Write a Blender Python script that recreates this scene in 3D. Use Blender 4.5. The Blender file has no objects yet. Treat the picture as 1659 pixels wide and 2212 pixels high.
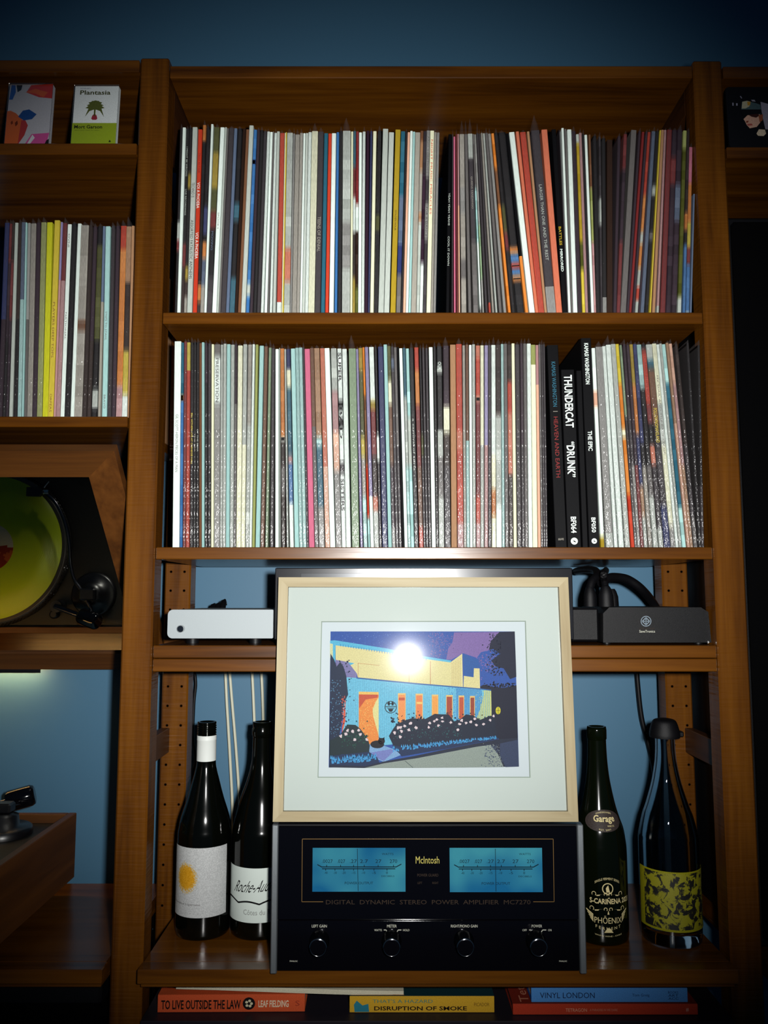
import bpy, bmesh, math, random
from mathutils import Vector, Matrix
random.seed(7)
C = bpy.context.scene
COL = C.collection

# ------------------------------------------------------------------ camera, world, lights, exposure
F_PX, PITCH, CAM_D, CAM_X, CAM_Z = 1762.0, math.radians(5.96), 1.17, -0.072, 1.441
cam_data = bpy.data.cameras.new('camera')
cam = bpy.data.objects.new('camera', cam_data); COL.objects.link(cam)
cam.location = (CAM_X, -CAM_D, CAM_Z)
cam.rotation_euler = (math.pi/2 + PITCH, 0, 0)
cam_data.sensor_fit = 'VERTICAL'; cam_data.sensor_height = 36.0
cam_data.lens = F_PX/2212*36.0
cam_data.clip_start = 0.01
C.camera = cam

world = bpy.data.worlds.new('world'); C.world = world; world.use_nodes = True
bg = world.node_tree.nodes['Background']
bg.inputs[0].default_value = (0.22, 0.52, 1.0, 1); bg.inputs[1].default_value = 0.03

fl = bpy.data.lights.new('camera_flash', 'SPOT')
fl.energy = 108.0; fl.color = (1.0, 0.99, 0.96)
fl.spot_size = math.radians(78); fl.spot_blend = 0.92; fl.shadow_soft_size = 0.020
flash = bpy.data.objects.new('camera_flash', fl); COL.objects.link(flash)
flash.location = (CAM_X + 0.066, -CAM_D, CAM_Z + 0.03)
flash.rotation_euler = (math.pi/2 + PITCH*0.9, 0, math.radians(3.5))

C.view_settings.view_transform = 'Standard'
C.view_settings.look = 'None'
C.view_settings.gamma = 1.0
C.view_settings.use_curve_mapping = False
C.view_settings.exposure = 0.0
C.cycles.caustics_reflective = False
C.cycles.caustics_refractive = False
C.cycles.transparent_max_bounces = 16

# ------------------------------------------------------------------ measuring helpers
SP, CP = math.sin(PITCH), math.cos(PITCH)
def ray(px, py):
    a, b = (px-829.5)/F_PX, (1106-py)/F_PX
    return Vector((a, CP - b*SP, SP + b*CP))
ORG = Vector((CAM_X, -CAM_D, CAM_Z))
def at(px, py, Y):                       # point of the vertical plane y = Y
    r = ray(px, py); return ORG + r*((Y+CAM_D)/r.y)
def atz(px, py, z):                      # point of the horizontal plane z
    r = ray(px, py); return ORG + r*((z-CAM_Z)/r.z)
def X(px, py, Y): return at(px, py, Y).x
def Z(py, Y, px=829.5): return at(px, py, Y).z
def lin(c):
    return tuple((v/255/12.92 if v <= 10.31 else ((v/255+0.055)/1.055)**2.4) for v in c)

# ------------------------------------------------------------------ mesh helpers
class MB:
    def __init__(s): s.v=[]; s.f=[]; s.c=[]; s.m=[]; s.sm=[]
    def add(s, verts, faces, col=None, m=0, smooth=False):
        o = len(s.v); s.v += [tuple(p) for p in verts]
        for f in faces: s.f.append([i+o for i in f]); s.c.append(col); s.m.append(m); s.sm.append(smooth)
        return s
    def poly(s, pts, col=None, m=0): return s.add(pts, [list(range(len(pts)))], col, m)
    def box(s, x0,x1,y0,y1,z0,z1, col=None, m=0, bev=0.0, seg=1):
        if x0>x1: x0,x1=x1,x0
        if y0>y1: y0,y1=y1,y0
        if z0>z1: z0,z1=z1,z0
        b = bmesh.new(); bmesh.ops.create_cube(b, size=1)
        for v in b.verts: v.co = Vector(((x0+x1)/2+v.co.x*(x1-x0), (y0+y1)/2+v.co.y*(y1-y0), (z0+z1)/2+v.co.z*(z1-z0)))
        if bev: bmesh.ops.bevel(b, geom=b.edges[:], offset=bev, segments=seg, profile=0.5, affect='EDGES')
        b.verts.index_update()
        s.add([v.co[:] for v in b.verts], [[v.index for v in f.verts] for f in b.faces], col, m); b.free(); return s
    def prism(s, pts, off, col=None, m=0):       # planar outline pts extruded by vector off
        n=len(pts); off=Vector(off); a=[Vector(p) for p in pts]; b=[p+off for p in a]
        return s.add(a+b, [list(range(n))[::-1], list(range(n,2*n))]+[[i,(i+1)%n,n+(i+1)%n,n+i] for i in range(n)], col, m)
    def lathe(s, prof, n=40, col=None, m=0, caps=True, mat4=None, smooth=True):
        vs=[]; fs=[]
        for r,z in prof:
            for k in range(n):
                t=2*math.pi*k/n; vs.append(Vector((r*math.cos(t), r*math.sin(t), z)))
        for i in range(len(prof)-1):
            for k in range(n):
                fs.append([i*n+k, i*n+(k+1)%n, (i+1)*n+(k+1)%n, (i+1)*n+k])
        if mat4 is not None: vs=[mat4@v for v in vs]
        s.add(vs, fs, col, m, smooth)
        if caps:
            s.add(vs[:n], [list(range(n))[::-1]], col, m); s.add(vs[-n:], [list(range(n))], col, m)
        return s
    def tube(s, pts, r, n=10, col=None, m=0):
        pts=[Vector(p) for p in pts]; rs = r if isinstance(r,(list,tuple)) else [r]*len(pts)
        vs=[]; fs=[]; up=Vector((0.13,0.2,1)).normalized()
        for i,p in enumerate(pts):
            d=(pts[min(i+1,len(pts)-1)]-pts[max(i-1,0)]).normalized()
            a=d.cross(up)
            if a.length<1e-3: a=d.cross(Vector((1,0,0)))
            a.normalize(); b=a.cross(d)
            for k in range(n):
                t=2*math.pi*k/n; vs.append(p+(a*math.cos(t)+b*math.sin(t))*rs[i])
        for i in range(len(pts)-1):
            for k in range(n): fs.append([i*n+k, i*n+(k+1)%n, (i+1)*n+(k+1)%n, (i+1)*n+k])
        s.add(vs, fs, col, m, True)
        s.add(vs[:n],[list(range(n))[::-1]],col,m); s.add(vs[-n:],[list(range(n))],col,m); return s
    def mesh(s, name):
        me=bpy.data.meshes.new(name); me.from_pydata(s.v,[],s.f)
        me.polygons.foreach_set('material_index', s.m); me.polygons.foreach_set('use_smooth', s.sm)
        if any(c is not None for c in s.c):
            at_=me.color_attributes.new('Col','FLOAT_COLOR','CORNER'); buf=[]
            for p,c in zip(me.polygons, s.c):
                l=lin(c) if c is not None else (0.5,0.5,0.5)
                for _ in range(p.loop_total): buf += [l[0],l[1],l[2],1.0]
            at_.data.foreach_set('color', buf)
        me.update(); return me
    def build(s, name, mats, parent=None, loc=(0,0,0), rot=(0,0,0)):
        o=bpy.data.objects.new(name, s.mesh(name))
        for m in (mats if isinstance(mats,(list,tuple)) else [mats]): o.data.materials.append(m)
        o.location=loc; o.rotation_euler=rot; o.parent=parent; COL.objects.link(o); return o
def smooth_path(pts, n=8):
    pts=[Vector(p) for p in pts]; out=[]
    P=[pts[0]]+pts+[pts[-1]]
    for i in range(1,len(P)-2):
        for k in range(n):
            t=k/n; a,b,c,d=P[i-1],P[i],P[i+1],P[i+2]
            out.append(0.5*((2*b)+(c-a)*t+(2*a-5*b+4*c-d)*t*t+(3*b-a-3*c+d)*t**3))
    out.append(pts[-1]); return out
def empty(name, loc=(0,0,0)):
    o=bpy.data.objects.new(name,None); o.location=loc; o.empty_display_size=0.02; COL.objects.link(o); return o
def tag(o, label, cat, group=None):
    o['label']=label; o['category']=cat
    if group: o['group']=group
    return o
def part_label(o, label): o['label']=label; return o
_cache={}
def text_mesh(body):                       # letters as a flat mesh, baseline at 0, width/height returned
    if body not in _cache:
        cu=bpy.data.curves.new('letters','FONT'); cu.body=body.lstrip('*'); cu.offset=0.022 if body[0]=='*' else 0.0; cu.resolution_u=2; cu.size=1
        ob=bpy.data.objects.new('letters',cu); COL.objects.link(ob)
        me=bpy.data.meshes.new_from_object(ob.evaluated_get(bpy.context.evaluated_depsgraph_get()))
        bpy.data.objects.remove(ob); bpy.data.curves.remove(cu)
        vs=[v.co.copy() for v in me.vertices]; fs=[list(p.vertices) for p in me.polygons]
        bpy.data.meshes.remove(me)
        x0=min(v.x for v in vs); x1=max(v.x for v in vs); y0=min(v.y for v in vs); y1=max(v.y for v in vs)
        _cache[body]=([((v.x-x0)/(x1-x0),(v.y-y0)/(y1-y0)) for v in vs], fs)
    return _cache[body]
def text(mb, body, fn, col=None, m=0):      # fn(u,v) -> point, u,v in 0..1
    vs,fs=text_mesh(body); mb.add([fn(u,v) for u,v in vs], fs, col, m); return mb

# ------------------------------------------------------------------ materials
def mat(name): 
    m=bpy.data.materials.new(name); m.use_nodes=True
    nt=m.node_tree; return m, nt, nt.nodes['Principled BSDF']
def setp(p, **k):
    for a,v in k.items(): p.inputs[a.replace('_',' ')].default_value=v
def plain(name, rgb, rough=0.5, spec=0.4, metal=0.0, bump=0.0, bscale=600, noise=0.0):
    m,nt,p=mat(name); c=lin(rgb)
    setp(p, Base_Color=(*c,1), Roughness=rough, Metallic=metal); p.inputs['Specular IOR Level'].default_value=spec
    tc=nt.nodes.new('ShaderNodeTexCoord'); n=nt.nodes.new('ShaderNodeTexNoise'); n.inputs['Scale'].default_value=bscale
    nt.links.new(tc.outputs['Object'], n.inputs['Vector'])
    if bump:
        b=nt.nodes.new('ShaderNodeBump'); b.inputs['Strength'].default_value=bump; b.inputs['Distance'].default_value=0.001
        nt.links.new(n.outputs['Fac'], b.inputs['Height']); nt.links.new(b.outputs['Normal'], p.inputs['Normal'])
    if noise:
        r=nt.nodes.new('ShaderNodeValToRGB'); r.color_ramp.elements[0].position=0.3; r.color_ramp.elements[1].position=0.7
        r.color_ramp.elements[0].color=(*[x*(1-noise) for x in c],1); r.color_ramp.elements[1].color=(*[min(1,x*(1+noise)) for x in c],1)
        nt.links.new(n.outputs['Fac'], r.inputs['Fac']); nt.links.new(r.outputs['Color'], p.inputs['Base Color'])
    return m
def wood(name, axis, dark, mid, light, rough=0.38, ridges=0.0, spec=0.27):
    m,nt,p=mat(name); N=nt.nodes.new; L=nt.links.new
    tc=N('ShaderNodeTexCoord'); mp=N('ShaderNodeMapping')
    sc={'x':(1.4,26,26),'z':(26,26,1.4),'y':(26,1.4,26)}[axis]; mp.inputs['Scale'].default_value=sc
    L(tc.outputs['Object'], mp.inputs['Vector'])
    n1=N('ShaderNodeTexNoise'); n1.inputs['Scale'].default_value=1.3; n1.inputs['Detail'].default_value=6; n1.inputs['Distortion'].default_value=0.6
    L(mp.outputs[0], n1.inputs['Vector'])
    mp2=N('ShaderNodeMapping'); mp2.inputs['Scale'].default_value=tuple(s*6 for s in sc); L(tc.outputs['Object'], mp2.inputs['Vector'])
    n2=N('ShaderNodeTexNoise'); n2.inputs['Scale'].default_value=1.0; n2.inputs['Detail'].default_value=3; L(mp2.outputs[0], n2.inputs['Vector'])
    mx=N('ShaderNodeMath'); mx.operation='MULTIPLY_ADD'; mx.inputs[1].default_value=0.35; L(n2.outputs['Fac'], mx.inputs[0])
    sub=N('ShaderNodeMath'); sub.operation='SUBTRACT'; sub.inputs[1].default_value=0.17; L(n1.outputs['Fac'], sub.inputs[0]); L(sub.outputs[0], mx.inputs[2])
    r=N('ShaderNodeValToRGB'); e=r.color_ramp.elements
    e[0].position=0.25; e[0].color=(*lin(dark),1); e[1].position=0.78; e[1].color=(*lin(light),1)
    k=e.new(0.5); k.color=(*lin(mid),1); L(mx.outputs[0], r.inputs['Fac']); L(r.outputs['Color'], p.inputs['Base Color'])
    # scattered knots
    setp(p, Roughness=rough); p.inputs['Specular IOR Level'].default_value=spec
    b=N('ShaderNodeBump'); b.inputs['Strength'].default_value=0.12; b.inputs['Distance'].default_value=0.001; L(n2.outputs['Fac'], b.inputs['Height'])
    if ridges:
        mp3=N('ShaderNodeMapping'); mp3.inputs['Scale'].default_value=(14,14,190); L(tc.outputs['Object'], mp3.inputs['Vector'])
        n3=N('ShaderNodeTexNoise'); n3.inputs['Scale'].default_value=1; n3.inputs['Detail'].default_value=2; L(mp3.outputs[0], n3.inputs['Vector'])
        b2=N('ShaderNodeBump'); b2.inputs['Strength'].default_value=ridges; b2.inputs['Distance'].default_value=0.0012
        L(n3.outputs['Fac'], b2.inputs['Height']); L(b.outputs['Normal'], b2.inputs['Normal']); L(b2.outputs['Normal'], p.inputs['Normal'])
    else: L(b.outputs['Normal'], p.inputs['Normal'])
    return m
WD=((54,27,4),(86,48,6),(106,63,11))
M_SHELF=wood('shelf_wood','x',*WD,rough=0.25,spec=0.5)
M_POST=wood('post_wood','z',*WD,rough=0.33,ridges=0.9)
M_RUNG=wood('rung_wood','y',(40,20,8),(60,32,12),(74,42,16),rough=0.45)
M_PLINTH=wood('plinth_wood','y',(62,34,12),(82,47,17),(98,58,22),rough=0.45)
M_PLINTHX=wood('mirror_frame_wood','x',(60,33,11),(80,46,15),(94,56,19),rough=0.5)
M_FRAME=wood('pale_frame_wood','x',(126,110,78),(150,137,106),(166,155,126),rough=0.5)
M_FRAMEZ=wood('pale_frame_wood_upright','z',(126,110,78),(150,137,106),(166,155,126),rough=0.5)
def vcol(name, rough=0.55, spec=0.3, mott=0.12, scale=500, coat=0.0, cbump=0.0, stretch=(1,1,1), stipple=0.0):
    m,nt,p=mat(name); N=nt.nodes.new; L=nt.links.new
    a=N('ShaderNodeAttribute'); a.attribute_name='Col'
    tc=N('ShaderNodeTexCoord'); mp=N('ShaderNodeMapping'); mp.inputs['Scale'].default_value=stretch; L(tc.outputs['Object'], mp.inputs['Vector'])
    n=N('ShaderNodeTexNoise'); n.inputs['Scale'].default_value=scale; n.inputs['Detail'].default_value=3; L(mp.outputs[0], n.inputs['Vector'])
    mr=N('ShaderNodeMapRange'); mr.inputs['From Min'].default_value=0.3; mr.inputs['From Max'].default_value=0.7
    mr.inputs['To Min'].default_value=1-mott; mr.inputs['To Max'].default_value=1+mott*0.4; L(n.outputs['Fac'], mr.inputs['Value'])
    mx=N('ShaderNodeVectorMath'); mx.operation='SCALE'; L(a.outputs['Color'], mx.inputs[0]); L(mr.outputs[0], mx.inputs['Scale'])
    L(mx.outputs[0], p.inputs['Base Color'])
    setp(p, Roughness=rough); p.inputs['Specular IOR Level'].default_value=spec
    if coat:
        p.inputs['Coat Weight'].default_value=coat; p.inputs['Coat Roughness'].default_value=0.16
        mp2=N('ShaderNodeMapping'); mp2.inputs['Scale'].default_value=(330,330,70); L(tc.outputs['Object'], mp2.inputs['Vector'])
        n2=N('ShaderNodeTexNoise'); n2.inputs['Scale'].default_value=1; n2.inputs['Detail'].default_value=2; L(mp2.outputs[0], n2.inputs['Vector'])
        b=N('ShaderNodeBump'); b.inputs['Strength'].default_value=cbump; b.inputs['Distance'].default_value=0.002; L(n2.outputs['Fac'], b.inputs['Height'])
        L(b.outputs['Normal'], p.inputs['Coat Normal'])
    return m
M_JACKET=vcol('record_jacket',0.6,0.10,0.16,260,stretch=(3,3,0.35))
M_JACKETF=vcol('record_jacket_glossy',0.5,0.3,0.22,260,coat=0.3,cbump=0.9,stretch=(3,3,0.5))
M_PRINT=vcol('printed_paper',0.6,0.2,0.22,900)
M_INK=vcol('printed_ink',0.6,0.15,0.05,900)
def film(name, a=0.80, tint=(120,112,112), g=0.5):
    m=bpy.data.materials.new(name); m.use_nodes=True; nt=m.node_tree; nt.nodes.clear(); N=nt.nodes.new; L=nt.links.new
    out=N('ShaderNodeOutputMaterial'); tr=N('ShaderNodeBsdfTransparent'); df=N('ShaderNodeBsdfDiffuse'); gl=N('ShaderNodeBsdfGlossy')
    df.inputs[0].default_value=(*lin(tint),1); gl.inputs['Roughness'].default_value=0.18
    tc=N('ShaderNodeTexCoord'); mp=N('ShaderNodeMapping'); mp.inputs['Scale'].default_value=(420,420,90); L(tc.outputs['Object'], mp.inputs['Vector'])
    n=N('ShaderNodeTexNoise'); n.inputs['Scale'].default_value=1; n.inputs['Detail'].default_value=2; L(mp.outputs[0], n.inputs['Vector'])
    b=N('ShaderNodeBump'); b.inputs['Strength'].default_value=1.0; b.inputs['Distance'].default_value=0.003; L(n.outputs['Fac'], b.inputs['Height']); L(b.outputs[0], gl.inputs['Normal'])
    s1=N('ShaderNodeMixShader'); s1.inputs[0].default_value=g; L(df.outputs[0], s1.inputs[1]); L(gl.outputs[0], s1.inputs[2])
    s2=N('ShaderNodeMixShader'); s2.inputs[0].default_value=1-a; L(tr.outputs[0], s2.inputs[1]); L(s1.outputs[0], s2.inputs[2]); L(s2.outputs[0], out.inputs[0])
    return m
M_FILM=film('plastic_film',0.87,(130,124,124),0.4)
def pane(name, sharp=0.015, haze=0.16, tint=(1,1,1), hz=0.2):
    m=bpy.data.materials.new(name); m.use_nodes=True; nt=m.node_tree; nt.nodes.clear(); N=nt.nodes.new; L=nt.links.new
    out=N('ShaderNodeOutputMaterial'); tr=N('ShaderNodeBsdfTransparent'); tr.inputs[0].default_value=(*tint,1)
    g1=N('ShaderNodeBsdfGlossy'); g1.inputs['Roughness'].default_value=sharp; g2=N('ShaderNodeBsdfGlossy'); g2.inputs['Roughness'].default_value=haze
    s0=N('ShaderNodeMixShader'); s0.inputs[0].default_value=hz; L(g1.outputs[0], s0.inputs[1]); L(g2.outputs[0], s0.inputs[2])
    fr=N('ShaderNodeFresnel'); fr.inputs['IOR'].default_value=1.45
    s1=N('ShaderNodeMixShader'); L(fr.outputs[0], s1.inputs[0]); L(tr.outputs[0], s1.inputs[1]); L(s0.outputs[0], s1.inputs[2]); L(s1.outputs[0], out.inputs[0]); return m
M_PANE=pane('picture_glass',0.008,0.12,hz=0.035)
M_METERGLASS=pane('meter_glass',0.03,0.2)
def glow(name, rgb, strength):
    m=bpy.data.materials.new(name); m.use_nodes=True; nt=m.node_tree; nt.nodes.clear()
    out=nt.nodes.new('ShaderNodeOutputMaterial'); e=nt.nodes.new('ShaderNodeEmission'); e.inputs[0].default_value=(*lin(rgb),1); e.inputs[1].default_value=strength
    nt.links.new(e.outputs[0], out.inputs[0]); return m
M_METER=glow('backlit_meter_face',(42,118,148),0.9)
_nt=M_METER.node_tree; _em=[n for n in _nt.nodes if n.type=='EMISSION'][0]
_tc=_nt.nodes.new('ShaderNodeTexCoord'); _n=_nt.nodes.new('ShaderNodeTexNoise'); _n.inputs['Scale'].default_value=16; _n.inputs['Detail'].default_value=1
_r=_nt.nodes.new('ShaderNodeValToRGB'); _r.color_ramp.elements[0].position=0.36; _r.color_ramp.elements[0].color=(*lin((26,96,138)),1); _r.color_ramp.elements[1].position=0.66; _r.color_ramp.elements[1].color=(*lin((62,142,158)),1)  # uneven light of bulbs behind the face, put into the emission colour
_nt.links.new(_tc.outputs['Object'],_n.inputs['Vector']); _nt.links.new(_n.outputs['Fac'],_r.inputs['Fac']); _nt.links.new(_r.outputs['Color'],_em.inputs[0])
M_LAMP=glow('warm_lamp',(255,196,120),62.0)
M_WALL=plain('blue_wall_paint',(66,107,134),0.50,0.4,bump=0.05,bscale=900)
M_FLOOR=wood('floor_wood','x',(50,32,20),(74,48,30),(92,62,40),rough=0.5)
M_BLACKGLASS=plain('black_glass',(6,6,10),0.08,0.5)
M_BLACK=plain('black_plastic',(7,7,10),0.5,0.25,bump=0.3,bscale=1800)
M_BLACKMETAL=plain('black_metal',(9,9,13),0.34,0.6)
M_RUBBER=plain('black_rubber',(6,6,9),0.5,0.25)
M_ALU=plain('aluminium',(150,156,160),0.36,0.5,metal=0.85,bump=0.25,bscale=1500)
M_SILVER=plain('bead_blasted_silver',(152,160,163),0.55,0.4,metal=0.1,bump=0.2,bscale=2200)
M_CHROME=plain('chrome',(205,205,205),0.12,0.5,metal=1.0)
M_DARKCHROME=plain('dark_chrome',(90,90,96),0.2,0.5,metal=1.0)
M_GOLD=plain('gold_line',(112,84,40),0.5,0.3)
M_GOLDTXT=plain('gold_letters',(170,160,80),0.5,0.3)
M_COPPER=plain('dim_copper_letters',(46,34,24),0.6,0.2)
M_WHITETXT=plain('pale_letters',(190,190,175),0.6,0.2)
M_METERTXT=plain('meter_scale_ink',(6,24,34),0.7,0.1)
M_BOTTLE=plain('dark_bottle_glass',(4,5,3),0.11,0.55)
M_BOTTLEG=plain('green_bottle_glass',(6,10,3),0.11,0.55)
M_CREAMTXT=plain('cream_letters',(205,190,140),0.6,0.2)
M_LABELK=plain('dark_brown_label',(52,44,42),0.6,0.2,noise=0.2)
M_CABLEW=plain('pale_cable',(196,196,176),0.45,0.4)
M_PAPER=plain('white_mat_board',(170,180,175),0.8,0.1,bump=0.15,bscale=2500)
M_SHEET=plain('print_paper',(174,184,188),0.8,0.1)
M_BEVEL=plain('mat_bevel',(140,154,142),0.8,0.1)
M_PAGES=plain('book_pages',(205,200,178),0.8,0.1,noise=0.18,bscale=1500)
M_MIRROR=plain('mirror_silvering',(236,236,226),0.0,0.5,metal=1.0)
M_DECK=plain('matte_black_deck',(20,18,14),0.5,0.3)
M_HOLE=plain('drilled_hole',(72,39,8),0.8,0.1)
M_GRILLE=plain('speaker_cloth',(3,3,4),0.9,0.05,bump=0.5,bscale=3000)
m,nt,p=mat('clear_glass'); setp(p, Base_Color=(0.80,0.86,0.90,1), Roughness=0.0, IOR=1.45); p.inputs['Transmission Weight'].default_value=1.0; M_GLASS=m
m,nt,p=mat('yellow_vinyl'); setp(p, Base_Color=(*lin((186,206,22)),1), Roughness=0.34)
tc=nt.nodes.new('ShaderNodeTexCoord'); wv=nt.nodes.new('ShaderNodeTexWave'); wv.wave_type='RINGS'; wv.rings_direction='Z'; wv.inputs['Scale'].default_value=160
bp=nt.nodes.new('ShaderNodeBump'); bp.inputs['Strength'].default_value=0.25; bp.inputs['Distance'].default_value=0.0006
nt.links.new(tc.outputs['Object'], wv.inputs['Vector']); nt.links.new(wv.outputs['Fac'], bp.inputs['Height']); nt.links.new(bp.outputs[0], p.inputs['Normal']); M_VINYL=m
m,nt,p=mat('yellow_black_label'); tc=nt.nodes.new('ShaderNodeTexCoord'); n=nt.nodes.new('ShaderNodeTexNoise'); n.inputs['Scale'].default_value=84; n.inputs['Detail'].default_value=7; n.inputs['Roughness'].default_value=0.62; n.inputs['Distortion'].default_value=0.7
rr=nt.nodes.new('ShaderNodeValToRGB'); e=rr.color_ramp.elements; e[0].position=0.47; e[0].color=(*lin((14,14,10)),1); e[1].position=0.52; e[1].color=(*lin((132,128,16)),1)
nt.links.new(tc.outputs['Object'], n.inputs['Vector']); nt.links.new(n.outputs['Fac'], rr.inputs['Fac']); nt.links.new(rr.outputs['Color'], p.inputs['Base Color']); setp(p,Roughness=0.6); M_LABELY=m
M_LABELYEDGE=plain('yellow_label_border',(132,128,16),0.6,0.2,noise=0.15)

# ------------------------------------------------------------------ setting
WALL_Y=0.335
w=MB().box(-2.2,2.2,WALL_Y,WALL_Y+0.1,0,3.2).build('wall_back',M_WALL); w['kind']='structure'
w=MB().box(-2.2,2.2,-2.6,WALL_Y+0.1,-0.06,0).build('floor',M_FLOOR); w['kind']='structure'

# ------------------------------------------------------------------ shelf unit
IN, OUT = 0.401, 0.445
unit=tag(empty('shelf_unit'),'open orange-brown pine shelf unit with ladder posts against the blue wall','shelf unit')
ztop_l=Z(124,0); ztop_r=Z(130,0)
def post(x0,x1,y0,y1,zt,holes):
    o=MB().box(x0,x1,y0,y1,0,zt,bev=0.0025).build('post',M_POST,unit)
    if holes:
        hb=MB()
        z=0.94
        while z<zt-0.05:
            for fx in (0.24,0.76):
                xx=x0+(x1-x0)*fx
                hb.lathe([(0.0026,0.0),(0.0026,0.0005),(0.0019,0.0005),(0.0019,0.0002)],10,mat4=Matrix.Translation((xx,y0+0.0002,z))@Matrix.Rotation(math.pi/2,4,'X'))
            z+=0.032
        h=hb.build('peg_holes',M_HOLE,o); h['kind']='stuff'
    return o
RY0,RY1=0.222,0.262
for a,b,zt in ((-OUT,-IN,ztop_l),(IN,OUT,ztop_r),(-1.289,-1.245,ztop_l)):
    post(a,b,0,0.04,zt,False)
    post(a,b,RY0,RY1,zt,True)
def rung(x0,x1,z0,z1): MB().box(x0,x1,0.04,RY0,z0,z1,bev=0.001).build('rung',M_RUNG,unit)
for (x0,x1) in ((-0.445,-0.430),(0.430,0.445),(-1.289,-1.274)):
    for z0 in (0.16, CAM_Z-0.257, 2.205):
        rung(x0,x1,z0,z0+0.040)
for (x0,x1) in ((-0.4445,-0.4015),(0.4015,0.4445)): MB().box(x0,x1,0.0402,0.3,Z(168,0)-0.035,Z(140,0),bev=0.001).build('rung',M_RUNG,unit)
def board(x0,x1,yt,yb,y0=0.0,y1=0.30,mat_=None,bev=0.0012,thick=None):
    zt=Z(yt,y0); zb=Z(yb,y0) if thick is None else zt-thick
    MB().box(x0,x1,y0,y1,zb,zt,bev=bev).build('shelf_board',mat_ or M_SHELF,unit); return zt
G=0.0015
c0=board(-IN+G,IN-G,142,168)
c1=board(-IN+G,IN-G,674.5,699)
c2=board(-IN+G,IN-G,1182,1208)
c3=board(-IN+G,IN-G,1394.5,1421.5)
board(-IN+G,IN-G,1423.2,1451)
c4=board(-IN-0.0005,IN+0.0005,2095,2127,y0=-0.026,y1=0.303) if False else None
zt4=Z(2095,-0.026); zb4=Z(2127,-0.026)
# the wide bottom boards lie in front of and between the posts
def deep_board(x0,x1):
    MB().box(x0,x1,-0.026,-0.0005,zb4,zt4,bev=0.0012).box(x0+0.0025,x1-0.0025,-0.0005,0.303,zb4,zt4).build('shelf_board',M_SHELF,unit)
    MB().box(x0+0.003,x1-0.003,-0.018,0.28,zb4-0.007,zb4-0.001,bev=0.0008).build('shelf_rail',M_SHELF,unit)
deep_board(-IN+0.0,IN-0.0); c4=zt4
deep_board(-1.243,-OUT-0.003)
deep_board(OUT+0.003,1.24)
zs5=Z(2206,-0.01); 
MB().box(-IN+G,IN-G,-0.01,0.29,zs5-0.018,zs5,bev=0.001).build('shelf_board',plain('dark_stained_shelf',(30,26,34),0.5,0.3),unit)
l0=board(-1.243,-OUT-G,129,155); l1=board(-1.243,-OUT-G,309,333); l2=board(-1.243,-OUT-G,899.5,922)
r0=board(OUT+G,1.24,143,169); r1=board(OUT+G,1.24,317,341)
# little bolt at the foot of the right post
q=at(1577,2058,0.06); MB().lathe([(0.004,0),(0.004,0.006),(0.0025,0.008)],14,mat4=Matrix.Translation((0.4015,0.02,q.z))@Matrix.Rotation(-math.pi/2,4,'Y')).build('shelf_pin',M_CHROME,unit)

# ------------------------------------------------------------------ records
TOK={'W':((218,232,224),'white'),'w':((186,195,186),'off-white'),'C':((220,222,188),'cream'),'c':((165,160,148),'stone grey'),
'G':((150,150,146),'light grey'),'g':((108,104,102),'mid grey'),'D':((58,52,57),'dark grey'),'K':((9,9,12),'black'),'P':((50,30,45),'dark plum'),
'B':((62,118,180),'blue'),'N':((40,50,104),'navy'),'T':((46,104,126),'teal'),'A':((165,210,206),'pale aqua'),'R':((204,62,38),'red'),'r':((128,42,42),'dark red'),
'O':((222,130,50),'orange'),'o':((216,118,88),'salmon'),'Y':((214,192,62),'yellow'),'M':((178,150,38),'mustard'),'L':((158,166,96),'olive'),
'V':((140,168,130),'sage green'),'v':((84,88,36),'dark olive'),'Q':((220,114,145),'pink'),'q':((190,142,142),'dusty pink'),'b':((120,80,55),'brown'),
'd':((48,32,25),'dark brown'),'t':((178,134,98),'tan'),'l':((155,145,192),'lavender'),'S':((96,112,138),'slate blue'),'y':((204,204,36),'lime yellow'),'e':((235,180,150),'peach')}
def interp(tab,x):
    if x<=tab[0][0]: return tab[0][1]+(x-tab[0][0])
    for (a,b),(c,d) in zip(tab,tab[1:]):
        if x<=c: return b+(d-b)*(x-a)/(c-a)
    return tab[-1][1]+(x-tab[-1][0])
def parse(s):
    out=[]
    for ln in s.strip().splitlines():
        t=ln.split('#')[0].split()
        if not t: continue
        r=dict(x0=float(t[0]),x1=float(t[1]),spec=t[2],s='',pk=None,yt=None)
        for f in t[3:]:
            if f[0]=='^': r['pk']=float(f[1:])
            elif f[0]=='/': r['yt']=float(f[1:])
            else: r['s']=f
        out.append(r)
    return out
def bands(spec):
    parts=spec.split('@'); out=[]; f0=0.0
    tok=parts[0]
    for p_ in parts[1:]:
        i=0
        while i<len(p_) and (p_[i].isdigit() or p_[i]=='.'): i+=1
        f1=float(p_[:i]); out.append((f0,f1,tok)); f0=f1; tok=p_[i:]
    out.append((f0,1.0,tok)); return out
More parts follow.
